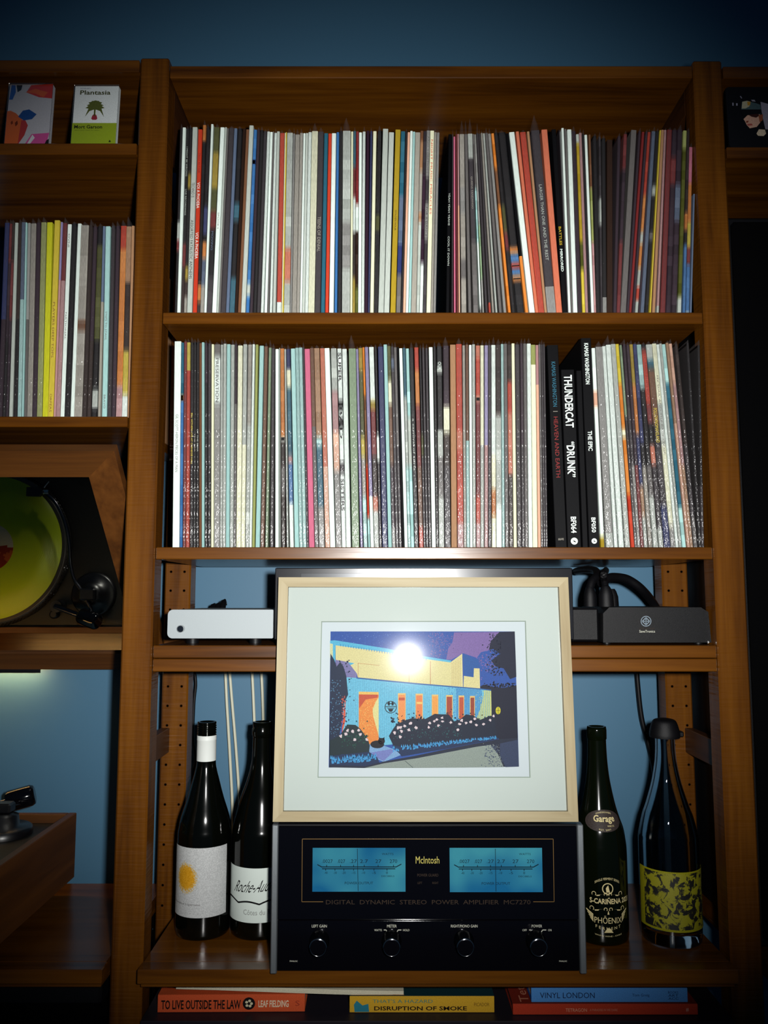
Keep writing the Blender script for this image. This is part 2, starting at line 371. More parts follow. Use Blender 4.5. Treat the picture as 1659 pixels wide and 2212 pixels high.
def soft(bs):                              # printed spines run from one colour into the next
    cols=[(a,b,TOK[t][0]) for a,b,t in bs]
    if len(cols)<3: return cols
    out=[]; e=0.009
    for i,(a,b,c) in enumerate(cols):
        a2=a+(2*e if i else 0); b2=b-(2*e if i+1<len(cols) else 0)
        n=max(1,int((b2-a2)/0.05)) if b2>a2 else 0
        for k in range(n):
            j=random.uniform(-9,9); out.append((a2+(b2-a2)*k/n,a2+(b2-a2)*(k+1)/n,tuple(max(0,min(255,v+j)) for v in c)))
        if i+1<len(cols):
            d=cols[i+1][2]; lo=max(a2,b2)
            for k in range(4): f=(k+.5)/4+random.uniform(-.15,.15); out.append((b-2*e+k*e,b-e+k*e,tuple(max(0,min(255,x+(y-x)*f)) for x,y in zip(c,d))))
    return out
ROW1='''
376.3 382 K@.5w@.6r@.66K s
382.6 389.7 W
390 397 K@.62r@.75d s
397 403 K@.25M@.33K@.74M@.82d@.9c s
403.6 414.4 w /275
415.6 424.6 R /279
425 432 O@.09K@.84O@.93d s /270
432.3 440 K@.42N@.58K@.61O@.7S@.84c s
440.7 446 W /269
446.3 457.6 v@.135M@.33v@.45r@.55K@.8D s
458 467.2 W /276
467.6 472 w
472.4 475.6 g
476 487.3 D s
487.7 494.6 S
495 506 K@.4T@.5K@.8T s
506.4 513 d
513.3 520 b
520.5 530 w /272
531 538.5 B@.17N@.185B@.83w@.9B
538.9 546 P s
546.3 554 K s
554.3 562 D s
562.5 569.8 W s
570 577 W
577.3 581 g
581.3 588 W s
588.3 596 w
597.5 607.5 R@.93W s
608 610.2 C
610.4 612.7 Y
613 625.5 w@.64o@.82w s
626 630 G s
630.3 640 c s
640.3 647 c s
647.4 652 W
652.3 658 w
658.3 665.4 W s
665.8 679 C s ^268
679.6 692 D s
693 701.5 T
702 710 R
710.5 721 W
722 728.5 B
728.8 737 K s
738 756 w@.5G@.75w s ^255 /282
756.3 761 C
761.3 767 T@.2r@.36W@.56d@.8M s
767.3 773 r@.4W@.55d@.85v
773.4 780 W
780.3 786.6 W s
787 794 P
794.3 799 N s
799.4 807 C
807.5 816 K@.46v@.55K s
817 829 w /278
829.5 841 w /286
843 854.6 M /281
855.6 865 T@.36S@.62N@.78g
865.4 870 K s
870.5 876 e
876.3 882 W
882.3 887.5 A
887.8 899 c
899.3 906 b@.06t@.22c@.45t@.5w
906.3 913 D@.25P@.72W
913.3 920.5 G@.26D@.4G@.6D s
921 930 C
930.3 935.5 c s
935.8 941.5 G s
960 974 K /290
974.4 979 D s
979.7 985.7 Q /295
986 990 r s
990.5 994.2 q@.4e
994.6 1010 c@.3G@.45c@.7g@.8c s ^262
1010.4 1020 g s ^262
1020.4 1035.4 w@.14D@.6g s ^258
1035.8 1041 g@.3A@.6W@.96g
1041.3 1047 G@.5V@.8G
1047.3 1055 D s ^268
1055.3 1062 D@.93R s
1062.3 1069 c s
1069.3 1076 w s
1076.3 1086 g s
1086.3 1096 G s
1097 1104.8 O@.2b@.4O
1105.3 1113.6 K@.4v@.55r@.65K s
1114 1134 K@.63O@.67B@.72R@.75B@.79O@.82K s
1134.4 1142 K@.68O
1143 1155.6 W /287
1156 1163 o
1163.4 1176 R s
1176.4 1182 t
1182.4 1201 D@.85G s ^252
1202 1215 o /280
1215.4 1225 K
1226 1227.6 D
1228 1233.4 W /277
1233.7 1238 g
1238.4 1247.8 W /280
1248.3 1257.4 P s
1258 1264.4 w@.05M@.6v@.75Y /291
1264.7 1271 q s
1271.4 1277 K s
1277.4 1283.4 W /292
1283.7 1288.2 b@.3L@.6q
1288.7 1297 K s
1297.4 1302 D@.35w@.5D s
1302.4 1311.2 K@.9G s
1311.6 1324 d /302
1325 1332 P s
1332.4 1340 r@.2P@.6r s
1341 1353 g /281
1353.4 1359 P s
1359.4 1365 r
1365.4 1371 P s
1371.3 1378.6 R@.35O@.55w@.62O@.75w@.85R@.92w s
1378.9 1383 P s
1383.4 1393 S s
1393.4 1402 K@.3w@.36K@.55g@.6K s
1402.4 1407 Y
1407.4 1417 t
1417.4 1425 q@.95w s
1425.4 1438 r s
1438.4 1450 P@.15r@.3P s
1450.4 1462 P@.3S@.5P s
1463.5 1472 L@.1v@.9w
1474 1481 d@.45O@.55K@.62B s
1481.5 1490 Q@.22O@.45Y@.6r@.7B@.98w s /318
1490.4 1494 S /420
'''
LEAN1=[(385,397),(422,434),(463,481),(525,543),(566,580),(604,611),(672,680),(706,713),(746,748),(777,779),(823,833),(849,860),(927,935),(941,949),(966,972),(982,981),(1000,996),(1040,1024),(1098,1062),(1150,1106),(1210,1178),(1231,1216),(1244,1231),(1281,1266),(1300,1296),(1319,1319),(1328,1337),(1347,1370),(1365,1394),(1405,1427),(1425,1440),(1469,1481),(1487,1494)]
TOP1=[(385,278),(480,276),(560,281),(590,285),(640,290),(680,284),(710,291),(745,283),(780,285),(830,282),(900,285),(935,283),(960,290),(1000,290),(1060,287),(1100,288),(1178,283),(1216,279),(1266,291),(1320,300),(1370,283),(1400,286),(1440,281),(1494,284)]
ROW2='''
372.3 387 W /738
388 394 T@.27O@.28B /741
394.4 401 r s
401.4 409 Y@.14R s
410 417 K s
417.4 423 K s
423.4 429 K s
429.4 435 b
435.4 441.4 A /740
441.8 448 P@.2K s
448.4 455 D@.6K s
455.4 461 C
461.4 474 g@.06W@.3G s
474.4 480 w s
480.4 487 w s
487.5 495.5 A
496 504 w s
504.4 509.4 P@.3g s
509.8 520 C s
520.4 529 w@.5C s
529.4 538 c@.4w@.7w s
538.4 543.8 W s
544.2 550 L
551.7 561 A
562.5 570.4 b s
570.8 580.4 V s ^735
581 592.6 D s
593.6 603 W /755
603.4 606 w
606.3 618 O@.45W@.47d@.6g@.75d s
618.4 624 w s
624.4 636 N@.1C@.2T@.54q@.58B@.78W s
636.4 646 A
646.4 654 A s
654.4 662 A s
662.4 667 D s
667.3 679.4 Q /754
679.8 688.6 b@.4g s
689 701 t@.45A@.5T@.8G s
702.6 712.8 o@.6e s
713.2 724.4 W
725.6 738 w@.22q@.42e@.62G s
738.4 747.4 W@.27K@.3W@.36K@.4W@.58D@.63W s ^738
747.8 758 W s
759 777.4 V s ^725
777.8 784.4 l s
784.8 794.6 M@.12v@.45Y@.55c@.75A s
795 800 O@.25b@.6R@.85A
800.4 808.2 l@.75W s
808.6 819 W@.27M@.32r@.55d@.75o@.82w s
819.4 825 K@.44W@.58D s
826 837.6 N s
838.6 846.6 A /745
847 854.6 v@.17C@.3b@.6P@.9G s
855 861.6 D@.06S@.12D s
862 868.4 g@.5D s
868.8 873.6 K
874 881 W /753
881.5 887.6 T@.25w@.6A s
888 895 A@.35w@.6A
895.4 904.4 K s
905.6 914.8 R@.11O@.3r@.6b@.9R s
915.2 920 K@.44v@.55D s
920.4 926 D s
926.4 932.4 D s
933 941.5 W /751
942 948 K s
948.4 960 K@.1w@.14K@.42w@.56g@.75w s
961 974 P@.3C@.44d@.6D s ^729
975 987.6 t /745
988.6 1001.5 R@.43o@.53R@.88q s ^732
1002 1008 c s
1008.4 1015 b@.48A s
1015.4 1021 W
1021.4 1028 w s
1029 1038 o@.07R@.26e@.28r@.75R@.88q s
1038.4 1046 C@.5w s
1046.4 1054.4 l@.5q s
1054.8 1062 D s ^733
1062.6 1072 W@.55C@.72O@.85C s ^729
1072.4 1084.5 d@.35w@.8W s ^733
1084.9 1091 A s
1091.4 1099.6 g s
1100 1109.6 d@.18R@.34o@.65d s
1110 1117 C
1117.4 1127 D s
1127.4 1134 P@.5D s
1134.4 1141.4 g s
1142 1151 W s
1151.4 1161.8 L@.1C
1162.2 1168.6 q@.2e
1169 1173.6 g s ^738
1174 1178.6 D s ^735
1179 1183.6 D s
1199.8 1225 K /746
1226.5 1256 K /799
1258.5 1271 K /801
1272 1296.2 K /731
1297.6 1307 W@.22e@.3W@.95M /752
1308 1326 G@.93w s
1326.5 1335.5 W s
1336 1349 W s ^726
1349.4 1362.2 w s
1362.6 1371.6 Y@.2O@.42C@.47O@.75R /744
1372 1377 V@.36D@.7g s
1377.4 1384 P@.3D@.6G s
1384.4 1391 P@.6r s
1391.4 1400 M@.2O@.45N@.7t@.85w s
1400.4 1410 N@.5K@.6c s
1410.4 1422.6 A@.22K@.6g@.75w s
1423 1434.5 K@.03R@.3r@.4K@.5o@.6D@.9w s
1435 1448.6 w@.08T@.12b@.4D@.8N s
1449 1459 C@.3w@.5C@.9G s
1459.4 1466 W s
1466.4 1473.4 w s
1473.8 1483.4 A@.2T@.8A
1484 1490.6 t@.4e s
1491 1497.6 e@.2q@.6t s
1499.6 1507 d@.5D@.85g s ^738
1509.2 1515 K s
1515.6 1521.5 K@.7D s /746
'''
LEAN2=[(372,377),(438,438),(458,459),(510,513),(556,565),(575,583),(593,594),(604,603.5),(630,622),(673,663),(719,706.5),(768,760.5),(800,787),(832,822),(878,866),(910,899),(937,930),(980,977),(995,991),(1050,1050),(1113,1108),(1147,1143),(1176,1170),(1183,1177),(1212,1193),(1241,1226),(1265,1251),(1284,1265.5),(1302,1282),(1340,1312),(1367,1333),(1391,1360),(1430,1391),(1466,1424),(1490,1443),(1503,1460),(1512,1485),(1518,1509)]
TOP2=[(377,739),(440,741),(500,745),(560,745),(594,754),(650,752),(700,753),(760,754),(830,748),(880,752),(930,751),(975,745),(1050,746),(1108,743),(1180,745),(1282,750),(1330,745),(1400,745),(1450,742),(1525,742)]
ROW3='''
-7 4 N@.5P s
4.4 11 r@.2P@.6K s
11.4 17.4 d@.2r@.5P s
17.8 26.4 w
26.8 36.6 d@.5K s
37 46.6 S@.4A s
47 50.8 A
51.2 57 G@.5g
57.4 68.4 c s
68.8 78.6 P s
79 90 L s
90.4 102.4 y /480
103.2 115 Y /477
115.4 120 l@.3q
120.4 128.8 r@.3q s
129.2 138 W
139 151 K s
151.4 159.6 W /483
160 177 c@.5b@.55c s
177.4 186 d s
186.4 195 P@.6d s
195.4 210 K@.1v@.6K@.85w@.95K s
210.4 217.6 S@.4c
218 231.6 A /489
232 240 D s
240.4 248.6 P s
249.4 262.4 R@.12O@.83q s
263 274.4 t@.3d@.65Y@.88W s ^470
275.2 281.6 t
'''
LEAN3=[(-40,-18),(22,35),(48,56),(64,73),(96,106),(110,125),(134,150),(155,171),(200,214),(225,233),(255,266),(278,287)]
TOP3=[(0,482),(74,482),(124,479),(150,483),(190,487),(230,489),(290,489)]
SPINE_TXT={   # (row, x0): list of (start fraction, end fraction, height fraction, colour token, words)
(1,390):[(.10,.26,.5,'w','I MIGHT BE WRONG'),(.33,.47,.5,'w','LIVE RECORDINGS')],
(1,403.6):[(.3,.38,.6,'D','TECHNO IS'),(.5,.81,.6,'K','ASSORTED FATALISTIC ANTHEMS')],
(1,415.6):[(.29,.43,.75,'W','VOI A PHOEBA'),(.56,.70,.75,'W','VOI A PHOEBA'),(.13,.24,.5,'r','TRIO ALTAIR')],
(1,446.3):[(.56,.66,.4,'S','MOVING')],
(1,458):[(.46,.55,.4,'g','SPOOKY')],
(1,679.6):[(.47,.66,.55,'c','TEENS OF DENIAL')],
(1,843):[(.44,.55,.35,'d','GOLDEN HOUR')],
(1,913.3):[(.03,.24,.6,'g','AND YOU HOPE'),(.42,.58,.6,'D','FOR A DANCE')],
(1,921):[(.05,.46,.5,'R','NIGHT MUSIC MIRACLES')],
(1,960):[(.33,.51,.55,'w','YEAH YEAH YEAHS'),(.57,.73,.55,'w','COOL IT DOWN')],
(1,1020.4):[(.24,.42,.4,'c','QUEENS FANDANGO')],
(1,1182.4):[(.30,.52,.35,'w','LARGER THAN ONE'),(.53,.71,.35,'w','AND THE REST')],
(1,1215.4):[(.53,.63,.6,'M','*BATTLES'),(.65,.77,.6,'W','*MIRRORED')],
(2,372.3):[(.36,.64,.4,'g','GIL SCOTT-HERON PIECES OF A MAN')],
(2,410):[(.35,.60,.55,'Y','BILL WITHERS LIVE AT CARNEGIE HALL')],
(2,417.4):[(.45,.54,.5,'c','THE SEA')],
(2,423.4):[(.43,.54,.5,'w','OF THE BEAR')],
(2,461.4):[(.07,.29,.55,'D','PRESERVATION')],
(2,738.4):[(.02,.17,.8,'D','*SUPER'),(.30,.46,.8,'K','*BAD'),(.66,.82,.8,'D','*SISTERS')],
(2,895.4):[(.36,.62,.45,'w','a carnival of sorts')],
(2,948.4):[(.08,.12,.6,'W','OUR')],
(2,1199.8):[(.085,.31,.36,'T','KAMASI WASHINGTON'),(.36,.66,.36,'r','HEAVEN AND EARTH'),(.955,.965,.5,'c','YOUNG')],
(2,1226.5):[(.03,.33,.62,'W','*THUNDERCAT'),(.41,.61,.62,'W','*\u201cDRUNK\u201d'),(.83,.92,.42,'W','*BF064')],
(2,1272):[(.025,.225,.42,'W','*KAMASI WASHINGTON'),(.45,.545,.42,'W','*THE EPIC'),(.86,.93,.42,'W','*BF050')],
(2,1423):[(.04,.28,.55,'r','BY CURRENT IN FREE SCORE')],
(2,1435):[(.32,.49,.6,'Y','FOLLOWNOMANSLAND')],
(2,1449):[(.16,.55,.4,'g','MY SOUL AND THE BACKSTAGE')],
(3,103.2):[(.42,.70,.4,'b','PLAYERS DEEP TOPS'),(.88,.97,.4,'b','ORFEAS')],
(3,129.2):[(.05,.12,.5,'g','OVNI'),(.46,.6,.4,'g','NATIONAL')],
(3,218):[(.45,.60,.4,'g','STEPS TO STAHL'),(.88,.95,.4,'g','BRAVO')],
}
ORD=lambda n: str(n)+('th' if 10<=n%100<=20 else {1:'st',2:'nd',3:'rd'}.get(n%10,'th'))
TONE={1:(0.97,1.03),2:(0.85,0.96),3:(0.93,0.98)}   # jacket colours scaled per row to offset the flash's differing strength
def build_row(rowid, s, lean, top, yshelf, zshelf, ys, where, group):
    recs=parse(s); dom=[]
    for r in recs:
        bs=bands(r['spec']); r['b']=bs; r['main']=max(bs,key=lambda q:q[1]-q[0])[2]; dom.append(TOK[r['main']][1])
    geo=[]
    for r in recs:
        xb=(r['x0']+r['x1'])/2; xt=interp(lean,xb); yt=r['yt'] or interp(top,xt)+random.uniform(-1.5,1.5)
        B=at(xb,yshelf,ys); T=at(xt,yt,ys); tl=(T.x-B.x)/(T.z-B.z); wd=(r['x1']-r['x0'])*(at(xb+50,yshelf,ys).x-B.x)/50
        geo.append([B.x-tl*(B.z-zshelf), B.x+tl*(zshelf+0.318-B.z), T, math.atan(tl), wd, (T.z-zshelf)*math.sqrt(1+tl*tl)])
    k_=[1.0]*len(geo)
    for i in range(len(geo)-1):
        g,h_=geo[i],geo[i+1]; f=(min(h_[0]-g[0],h_[1]-g[1])-0.0001)/((g[4]+h_[4])/2)
        k_[i]=min(k_[i],f); k_[i+1]=min(k_[i+1],f)
    for i,r in enumerate(recs):
        X0,_,T,tilt,wd,h=geo[i]; wd=max(0.0011,wd*min(1,k_[i])-0.00025)
        dep=0.309+random.uniform(-0.001,0.001); yoff=random.uniform(-0.0012,0.0012)
        mb=MB(); cx=min(0.0007,wd*0.25); prof=[(-wd/2,cx),(-wd/2+cx,0),(wd/2-cx,0),(wd/2,cx)]
        def jit(c):
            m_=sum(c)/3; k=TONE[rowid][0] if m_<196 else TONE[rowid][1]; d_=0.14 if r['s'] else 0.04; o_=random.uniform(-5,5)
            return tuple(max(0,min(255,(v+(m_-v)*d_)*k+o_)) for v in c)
        for (f0,f1,col) in soft(r['b']):
            za,zb=h*(1-f0),h*(1-f1); col=jit(col)
            vs=[(px_,py_,z) for z in (zb,za) for px_,py_ in prof]+[(wd/2,dep,zb),(-wd/2,dep,zb),(wd/2,dep,za),(-wd/2,dep,za)]
            mb.add(vs,[[0,1,5,4],[1,2,6,5],[2,3,7,6],[3,8,10,7],[9,0,4,11],[8,9,11,10]],col)
        cap=jit(TOK[r['main']][0])
        mb.add([(*q,0) for q in prof]+[(wd/2,dep,0),(-wd/2,dep,0)],[[5,4,3,2,1,0]],cap)
        mb.add([(*q,h) for q in prof]+[(wd/2,dep,h),(-wd/2,dep,h)],[[0,1,2,3,4,5]],cap)
        o=mb.build('vinyl_record', M_JACKETF if r['s'] else M_JACKET)
        o.location=(X0, ys+yoff, zshelf+0.0003+abs(math.sin(tilt))*wd/2); o.rotation_euler=(0,tilt,0)
        thick='thin' if wd<0.0042 else ('wide' if wd>0.008 else 'slim')
        prv=dom[i-1] if i else None; nxt=dom[i+1] if i+1<len(recs) else None
        nb=f'between {prv} and {nxt}' if prv and nxt else (f'beside {nxt}' if nxt else f'beside {prv}')
        tag(o, f"{thick} {dom[i]} record, {ORD(i+1)} from left {where}, {nb}", 'record', group)
        if r['s']:
            pk=(Z(r['pk'],ys)-T.z) if r['pk'] else random.uniform(0.0025,0.0085)
            sb=MB(); a=wd/2+0.00008; skew=random.uniform(-0.1,0.1)*wd
            lv=[(0.0,1.0,0),(0.3*h,1,0),(0.6*h,1,0),(h*0.985,1,0),(h+pk*0.55,0.75,1),(h+pk,0.18,1)]
            vs=[]
            for z,k,t in lv:
                d=-0.0012+random.uniform(-0.0004,0.0004)
                vs+=[(-a*k+skew*t,0.045,z-(pk*0.4 if t else 0)),(-a*k+skew*t,0.0007,z-(pk*0.12 if t else 0)),(-a*0.3*k+skew*t,d,z),(a*0.35*k+skew*t,d,z),(a*k+skew*t,0.0007,z-(pk*0.1 if t else 0)),(a*k+skew*t,0.045,z-(pk*0.35 if t else 0))]
            fs=[[j*6+k,j*6+k+1,j*6+k+7,j*6+k+6] for j in range(5) for k in range(5)]
            sb.add(vs,fs,smooth=True); sb.build('plastic_sleeve',M_FILM,o)
        if (rowid,r['x0']) in SPINE_TXT:
            for f0,f1,hf,tk,words in SPINE_TXT[(rowid,r['x0'])]:
                hh=wd*hf; z0,z1=h*(1-f0),h*(1-f1)
                text(MB(),words,lambda u,v:((v-0.5)*hh,-0.0003,z0+(z1-z0)*u),TOK[tk][0]).build('spine_title',M_INK,o)
            if rowid==2 and r['x0'] in (1226.5,1272):   # round emblem on the two black box spines
                zc=h*(0.035 if r['x0']==1226.5 else 0.03); rr_=wd*0.26; tb=MB()
                tb.poly([(rr_*math.cos(2*math.pi*k/20),-0.0003,zc+rr_*math.sin(2*math.pi*k/20)) for k in range(20)],TOK['W'][0])
                tb.poly([(-rr_*.45,-0.0005,zc+rr_*.25),(-rr_*.1,-0.0005,zc-rr_*.2),(rr_*.55,-0.0005,zc-rr_*.45),(rr_*.2,-0.0005,zc+rr_*.1)],TOK['K'][0])
                tb.build('spine_emblem',M_INK,o)
            if rowid==2 and r['x0']==1199.8: MB().poly([(-wd*.2,-0.0003,h*.667),(wd*.2,-0.0003,h*.667),(wd*.2,-0.0003,h*.665),(-wd*.2,-0.0003,h*.665)],TOK['c'][0]).build('spine_rule',M_INK,o)
YS=0.014
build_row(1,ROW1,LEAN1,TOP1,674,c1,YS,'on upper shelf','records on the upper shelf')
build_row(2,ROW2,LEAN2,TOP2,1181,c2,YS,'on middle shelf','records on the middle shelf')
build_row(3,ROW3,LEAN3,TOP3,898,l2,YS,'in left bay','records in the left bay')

# ------------------------------------------------------------------ framed print
FY0,LEANP=-0.046,math.radians(4.9)       # front face foot and backward lean
zf=Z(1776,FY0)
n_f=Vector((0,-math.cos(LEANP),math.sin(LEANP))); up_f=Vector((0,math.sin(LEANP),math.cos(LEANP))); P0=Vector((0,FY0,zf))
def fr(px,py,d=0.0):                     # image point -> local (x, depth behind front, height) on the leaning print
    r=ray(px,py); t=((P0-ORG).dot(n_f)-d)/r.dot(n_f); q=ORG+r*t-P0
    return (q.x, -q.dot(n_f), q.dot(up_f))
pic=tag(empty('framed_print',(0,FY0,zf)),'pale wood framed print of a lit house at night, leaning on the black amplifier','picture')
pic.rotation_euler=(-LEANP,0,0)
xl=(fr(591,1776)[0]+fr(600,1247)[0])/2; xr=(fr(1249,1776)[0]+fr(1228,1247)[0])/2; ht=fr(915,1247)[2]; FW=0.0135; FT=0.018
def bar(pts,m_): MB().prism(pts,(0,FT,0)).build('frame_bar',m_,pic)
bar([(xl,0,0.0004),(xr,0,0.0004),(xr-FW,0,FW),(xl+FW,0,FW)],M_FRAME); bar([(xl,0,ht),(xl+FW,0,ht-FW),(xr-FW,0,ht-FW),(xr,0,ht)],M_FRAME)
bar([(xl,0,0.0004),(xl+FW,0,FW),(xl+FW,0,ht-FW),(xl,0,ht)],M_FRAMEZ); bar([(xr,0,0.0004),(xr,0,ht),(xr-FW,0,ht-FW),(xr-FW,0,FW)],M_FRAMEZ)
MB().box(xl+FW,xr-FW,FT-0.003,FT-0.0005,FW,ht-FW).build('backing_board',M_PAPER,pic)
# mat board with a bevelled window
MD=0.0085
win=[fr(694,1342,MD),fr(1136,1341,MD),fr(1146,1680,MD),fr(686,1680,MD)]
wi=[(win[0][0],win[0][2]),(win[1][0],win[1][2]),(win[2][0],win[2][2]),(win[3][0],win[3][2])]
ou=[(xl+FW,ht-FW),(xr-FW,ht-FW),(xr-FW,FW),(xl+FW,FW)]
mm=MB()
mm.add([(x,MD,z) for x,z in ou]+[(x,MD,z) for x,z in wi],[[0,1,5,4],[1,2,6,5],[2,3,7,6],[3,0,4,7]])
cxm=sum(x for x,_ in wi)/4; czm=sum(z for _,z in wi)/4
ins=[(x+(0.0011 if x<cxm else -0.0011), z+(0.0011 if z<czm else -0.0011)) for x,z in wi]
mm.add([(x,MD,z) for x,z in wi]+[(x,MD+0.0012,z) for x,z in ins],[[0,1,5,4],[1,2,6,5],[2,3,7,6],[3,0,4,7]],m=1)
mm.build('mat_board',[M_PAPER,M_BEVEL],pic)
SD=MD+0.0042
MB().poly([(ou[0][0],SD,ou[0][1]),(ou[1][0],SD,ou[1][1]),(ou[2][0],SD,ou[2][1]),(ou[3][0],SD,ou[3][1])][::-1]).build('print_sheet',M_SHEET,pic)
pr=MB(); layer=[0]
def dim(c): return tuple(v*0.80 for v in c)
def art(pts,col):
    layer[0]+=1; col=dim(col); d=SD-0.0002-layer[0]*0.00004
    pr.poly([fr(x,y,d) for x,y in pts],col)
def rect(x0,y0,x1,y1,col): art([(x0,y0),(x1,y0),(x1,y1),(x0,y1)],col)
def many(polys,col):
    layer[0]+=1; col=dim(col); d=SD-0.0002-layer[0]*0.00004
    for pts in polys: pr.poly([fr(x,y,d) for x,y in pts],col)
def blob(x,y,rx,ry,n=12,j=0.0): return [(x+rx*(1+random.uniform(-j,j))*math.cos(2*math.pi*k/n),y+ry*(1+random.uniform(-j,j))*math.sin(2*math.pi*k/n)) for k in range(n)]
NV=(16,24,50); CY=(112,196,226); CR=(226,218,156)
art([(714,1364),(1112,1364),(1121,1656),(710,1658)],(42,84,168))
art([(981,1366),(1081,1365),(1071,1388),(1058,1404),(1039,1409),(1030,1421),(1000,1411),(975,1425),(964,1425),(968,1401),(977,1388)],(128,104,168))
def dots(n,fx,s0,s1,col):
    out=[]
    for _ in range(n):
        x,y=fx(); s=random.uniform(s0,s1); out.append(blob(x,y,s,s,5,0.4))
    many(out,col)
dots(260,lambda:(random.gauss(960,26),random.uniform(1367,1420)),0.5,1.4,(128,104,168))
dots(160,lambda:(random.uniform(1030,1075),random.gauss(1430,14)),0.6,1.5,(128,104,168))
dots(120,lambda:(random.uniform(740,960),random.uniform(1366,1400)),0.4,0.9,(110,150,210))
art([(1079,1365),(1112,1364),(1115.5,1462),(1102,1467),(1088,1444),(1071,1440),(1060.6,1427),(1081,1412),(1066,1402),(1056,1404),(1060.6,1385),(1071,1373)],NV)
dots(200,lambda:(random.gauss(1072,9),random.uniform(1370,1460)),0.8,2.2,NV)
art([(1037,1483),(1045,1479),(1062,1483),(1087,1486),(1115.7,1480),(1118.8,1600),(1086,1598),(1075,1596),(1052,1592),(1040,1560),(1060,1550)],(14,20,44))
dots(80,lambda:(random.uniform(1040,1114),random.gauss(1482,4)),1,2.4,(14,20,44))
art([(725,1394),(837,1409),(900,1421),(974,1430),(998.5,1412),(1000,1484),(900,1477),(773,1464),(771,1455),(757,1437),(725,1426)],CR)
art([(713,1390),(719,1390),(719,1436),(713,1420)],(214,220,170))
art([(1000,1412),(1034.5,1427),(1036,1443),(1023.7,1443),(1023,1463),(1002,1460)],(34,88,162))
art([(1002,1460),(1023,1463),(1023.7,1443.5),(1036,1444),(1037,1487),(1001,1484)],CR)
art([(713,1384),(723,1383),(837,1401),(900,1415),(975,1427),(973,1431),(900,1421),(837,1409),(725,1394),(724,1433),(719,1436),(719,1391),(713,1390)],(86,186,222))
many([[(735+i*5.6,1391+i*0.93),(736.4+i*5.6,1391+i*0.93),(736.4+i*5.6,1396+i*0.93),(735+i*5.6,1396+i*0.93)] for i in range(34)],(52,140,196))
art([(724,1425),(752,1430),(771,1455),(770,1464),(745,1465),(727,1445)],(124,120,172))
art([(752,1430.5),(766,1432.5),(757,1437)],(86,186,222))
many([[(883,1448),(884,1448),(884,1475),(883,1475)],[(929,1428),(930.6,1428),(930.6,1478),(929,1478)],[(773,1432),(820,1437),(820,1438),(773,1433)],[(773,1432),(774,1432),(774,1463),(773,1463)]],(196,150,100))
many([[(976+i*3.6,1432-i*2.4),(976.9+i*3.6,1432-i*2.4),(976.9+i*3.6,1482),(976+i*3.6,1482)] for i in range(6)],(204,180,120))
art([(749,1463),(773,1464.5),(900,1478),(1037,1489),(1061,1492),(1062,1548),(1040,1562),(860,1596),(847,1608),(830,1610),(800,1608),(740,1600),(742,1500)],CY)
art([(985,1486),(1040,1490),(1044,1520),(1038,1558),(985,1562)],(76,150,206))
dots(240,lambda:(random.gauss(985,14),random.uniform(1485,1550)),0.4,1.2,(56,130,196))
art([(1046,1491),(1061,1492),(1062,1548),(1040,1560),(1028,1556),(1036,1535),(1042,1515)],(198,208,136))
dots(120,lambda:(random.gauss(1043,6),random.uniform(1492,1550)),0.5,1.3,(198,208,136))
many([[(752+i*3.9,1466+i*0.34),(752.9+i*3.9,1466+i*0.34),(752.9+i*3.9,1600-max(0,(i-24)*0.9)),(752+i*3.9,1600-max(0,(i-24)*0.9))] for i in range(79)],(84,172,212))
many([[(770,1463),(900,1475.5),(1037,1487),(1061,1490),(1061,1492.5),(1037,1489.5),(900,1478.5),(770,1466)]],(40,96,160))
art([(775,1494),(818,1495),(818,1600),(800,1609),(775,1578)],(238,142,62))
dots(130,lambda:(random.uniform(778,812),random.uniform(1512,1590)),0.5,1.3,(246,186,96))
art([(775,1494),(818,1495),(818,1500.5),(775,1500)],(240,194,100))
art([(775.5,1500),(816.5,1500.5),(816,1507),(790,1511),(776,1530)],(200,80,50))
art([(812,1515),(818,1506),(818,1590),(812,1568),(806,1547),(805,1532)],(228,222,152))
art([(741,1553),(746.5,1499),(746,1558),(738,1586)],(226,92,64))
for x0,x1,y0,y1,c in ((861,875,1499,1566,(242,152,84)),(899,912,1500,1553,(236,132,74)),(934,945.5,1502,1554,(242,164,74)),(965,976.5,1503,1553,(168,68,44)),(992,1001.5,1504,1553,(194,84,54)),(1016.5,1024.5,1505,1550,(152,66,46))):
    rect(x0-1.4,y0-1.6,x1+1.4,y1,(234,196,118)); rect(x0,y0+2,x1,y1,c)
many([[(861.5,1507),(874.5,1507),(874.5,1513),(861.5,1513)]],(196,80,50)); many([[(900,1516),(911.5,1516),(911.5,1521),(900,1521)]],(246,200,110))
art(blob(844,1527.5,13,13.4,28),(10,22,34)); art(blob(844,1527.5,11.4,11.8,28),CY)
many([[(833,1525.6),(855,1525.6),(855,1527.2),(833,1527.2)],[(838,1531),(850,1531),(847,1537.5),(841,1537.5)],[(836,1519),(852,1519),(852,1521),(836,1521)],[(838,1515.5),(842,1515.5),(842,1524),(838,1524)],[(846,1515.5),(850,1515.5),(850,1524),(846,1524)],[(836,1529),(852,1529),(852,1530.2),(836,1530.2)]],(10,22,34))
art([(714,1412),(722,1425),(727,1440),(735,1430),(742,1440),(748,1460),(752,1500),(743,1520),(739,1555),(734,1585),(740,1600),(735,1640),(711,1640)],(18,36,66))
dots(140,lambda:(random.gauss(742,8),random.uniform(1420,1600)),0.7,2.2,(18,36,66))
dots(90,lambda:(random.uniform(714,736),random.uniform(1470,1600)),0.6,1.3,(90,150,190))
dots(40,lambda:(random.uniform(738,746),random.uniform(1500,1585)),0.7,1.6,(226,92,64))
art([(797,1608),(830,1611),(847,1617),(868,1630),(829,1646),(815,1640),(798,1628)],(128,172,218))
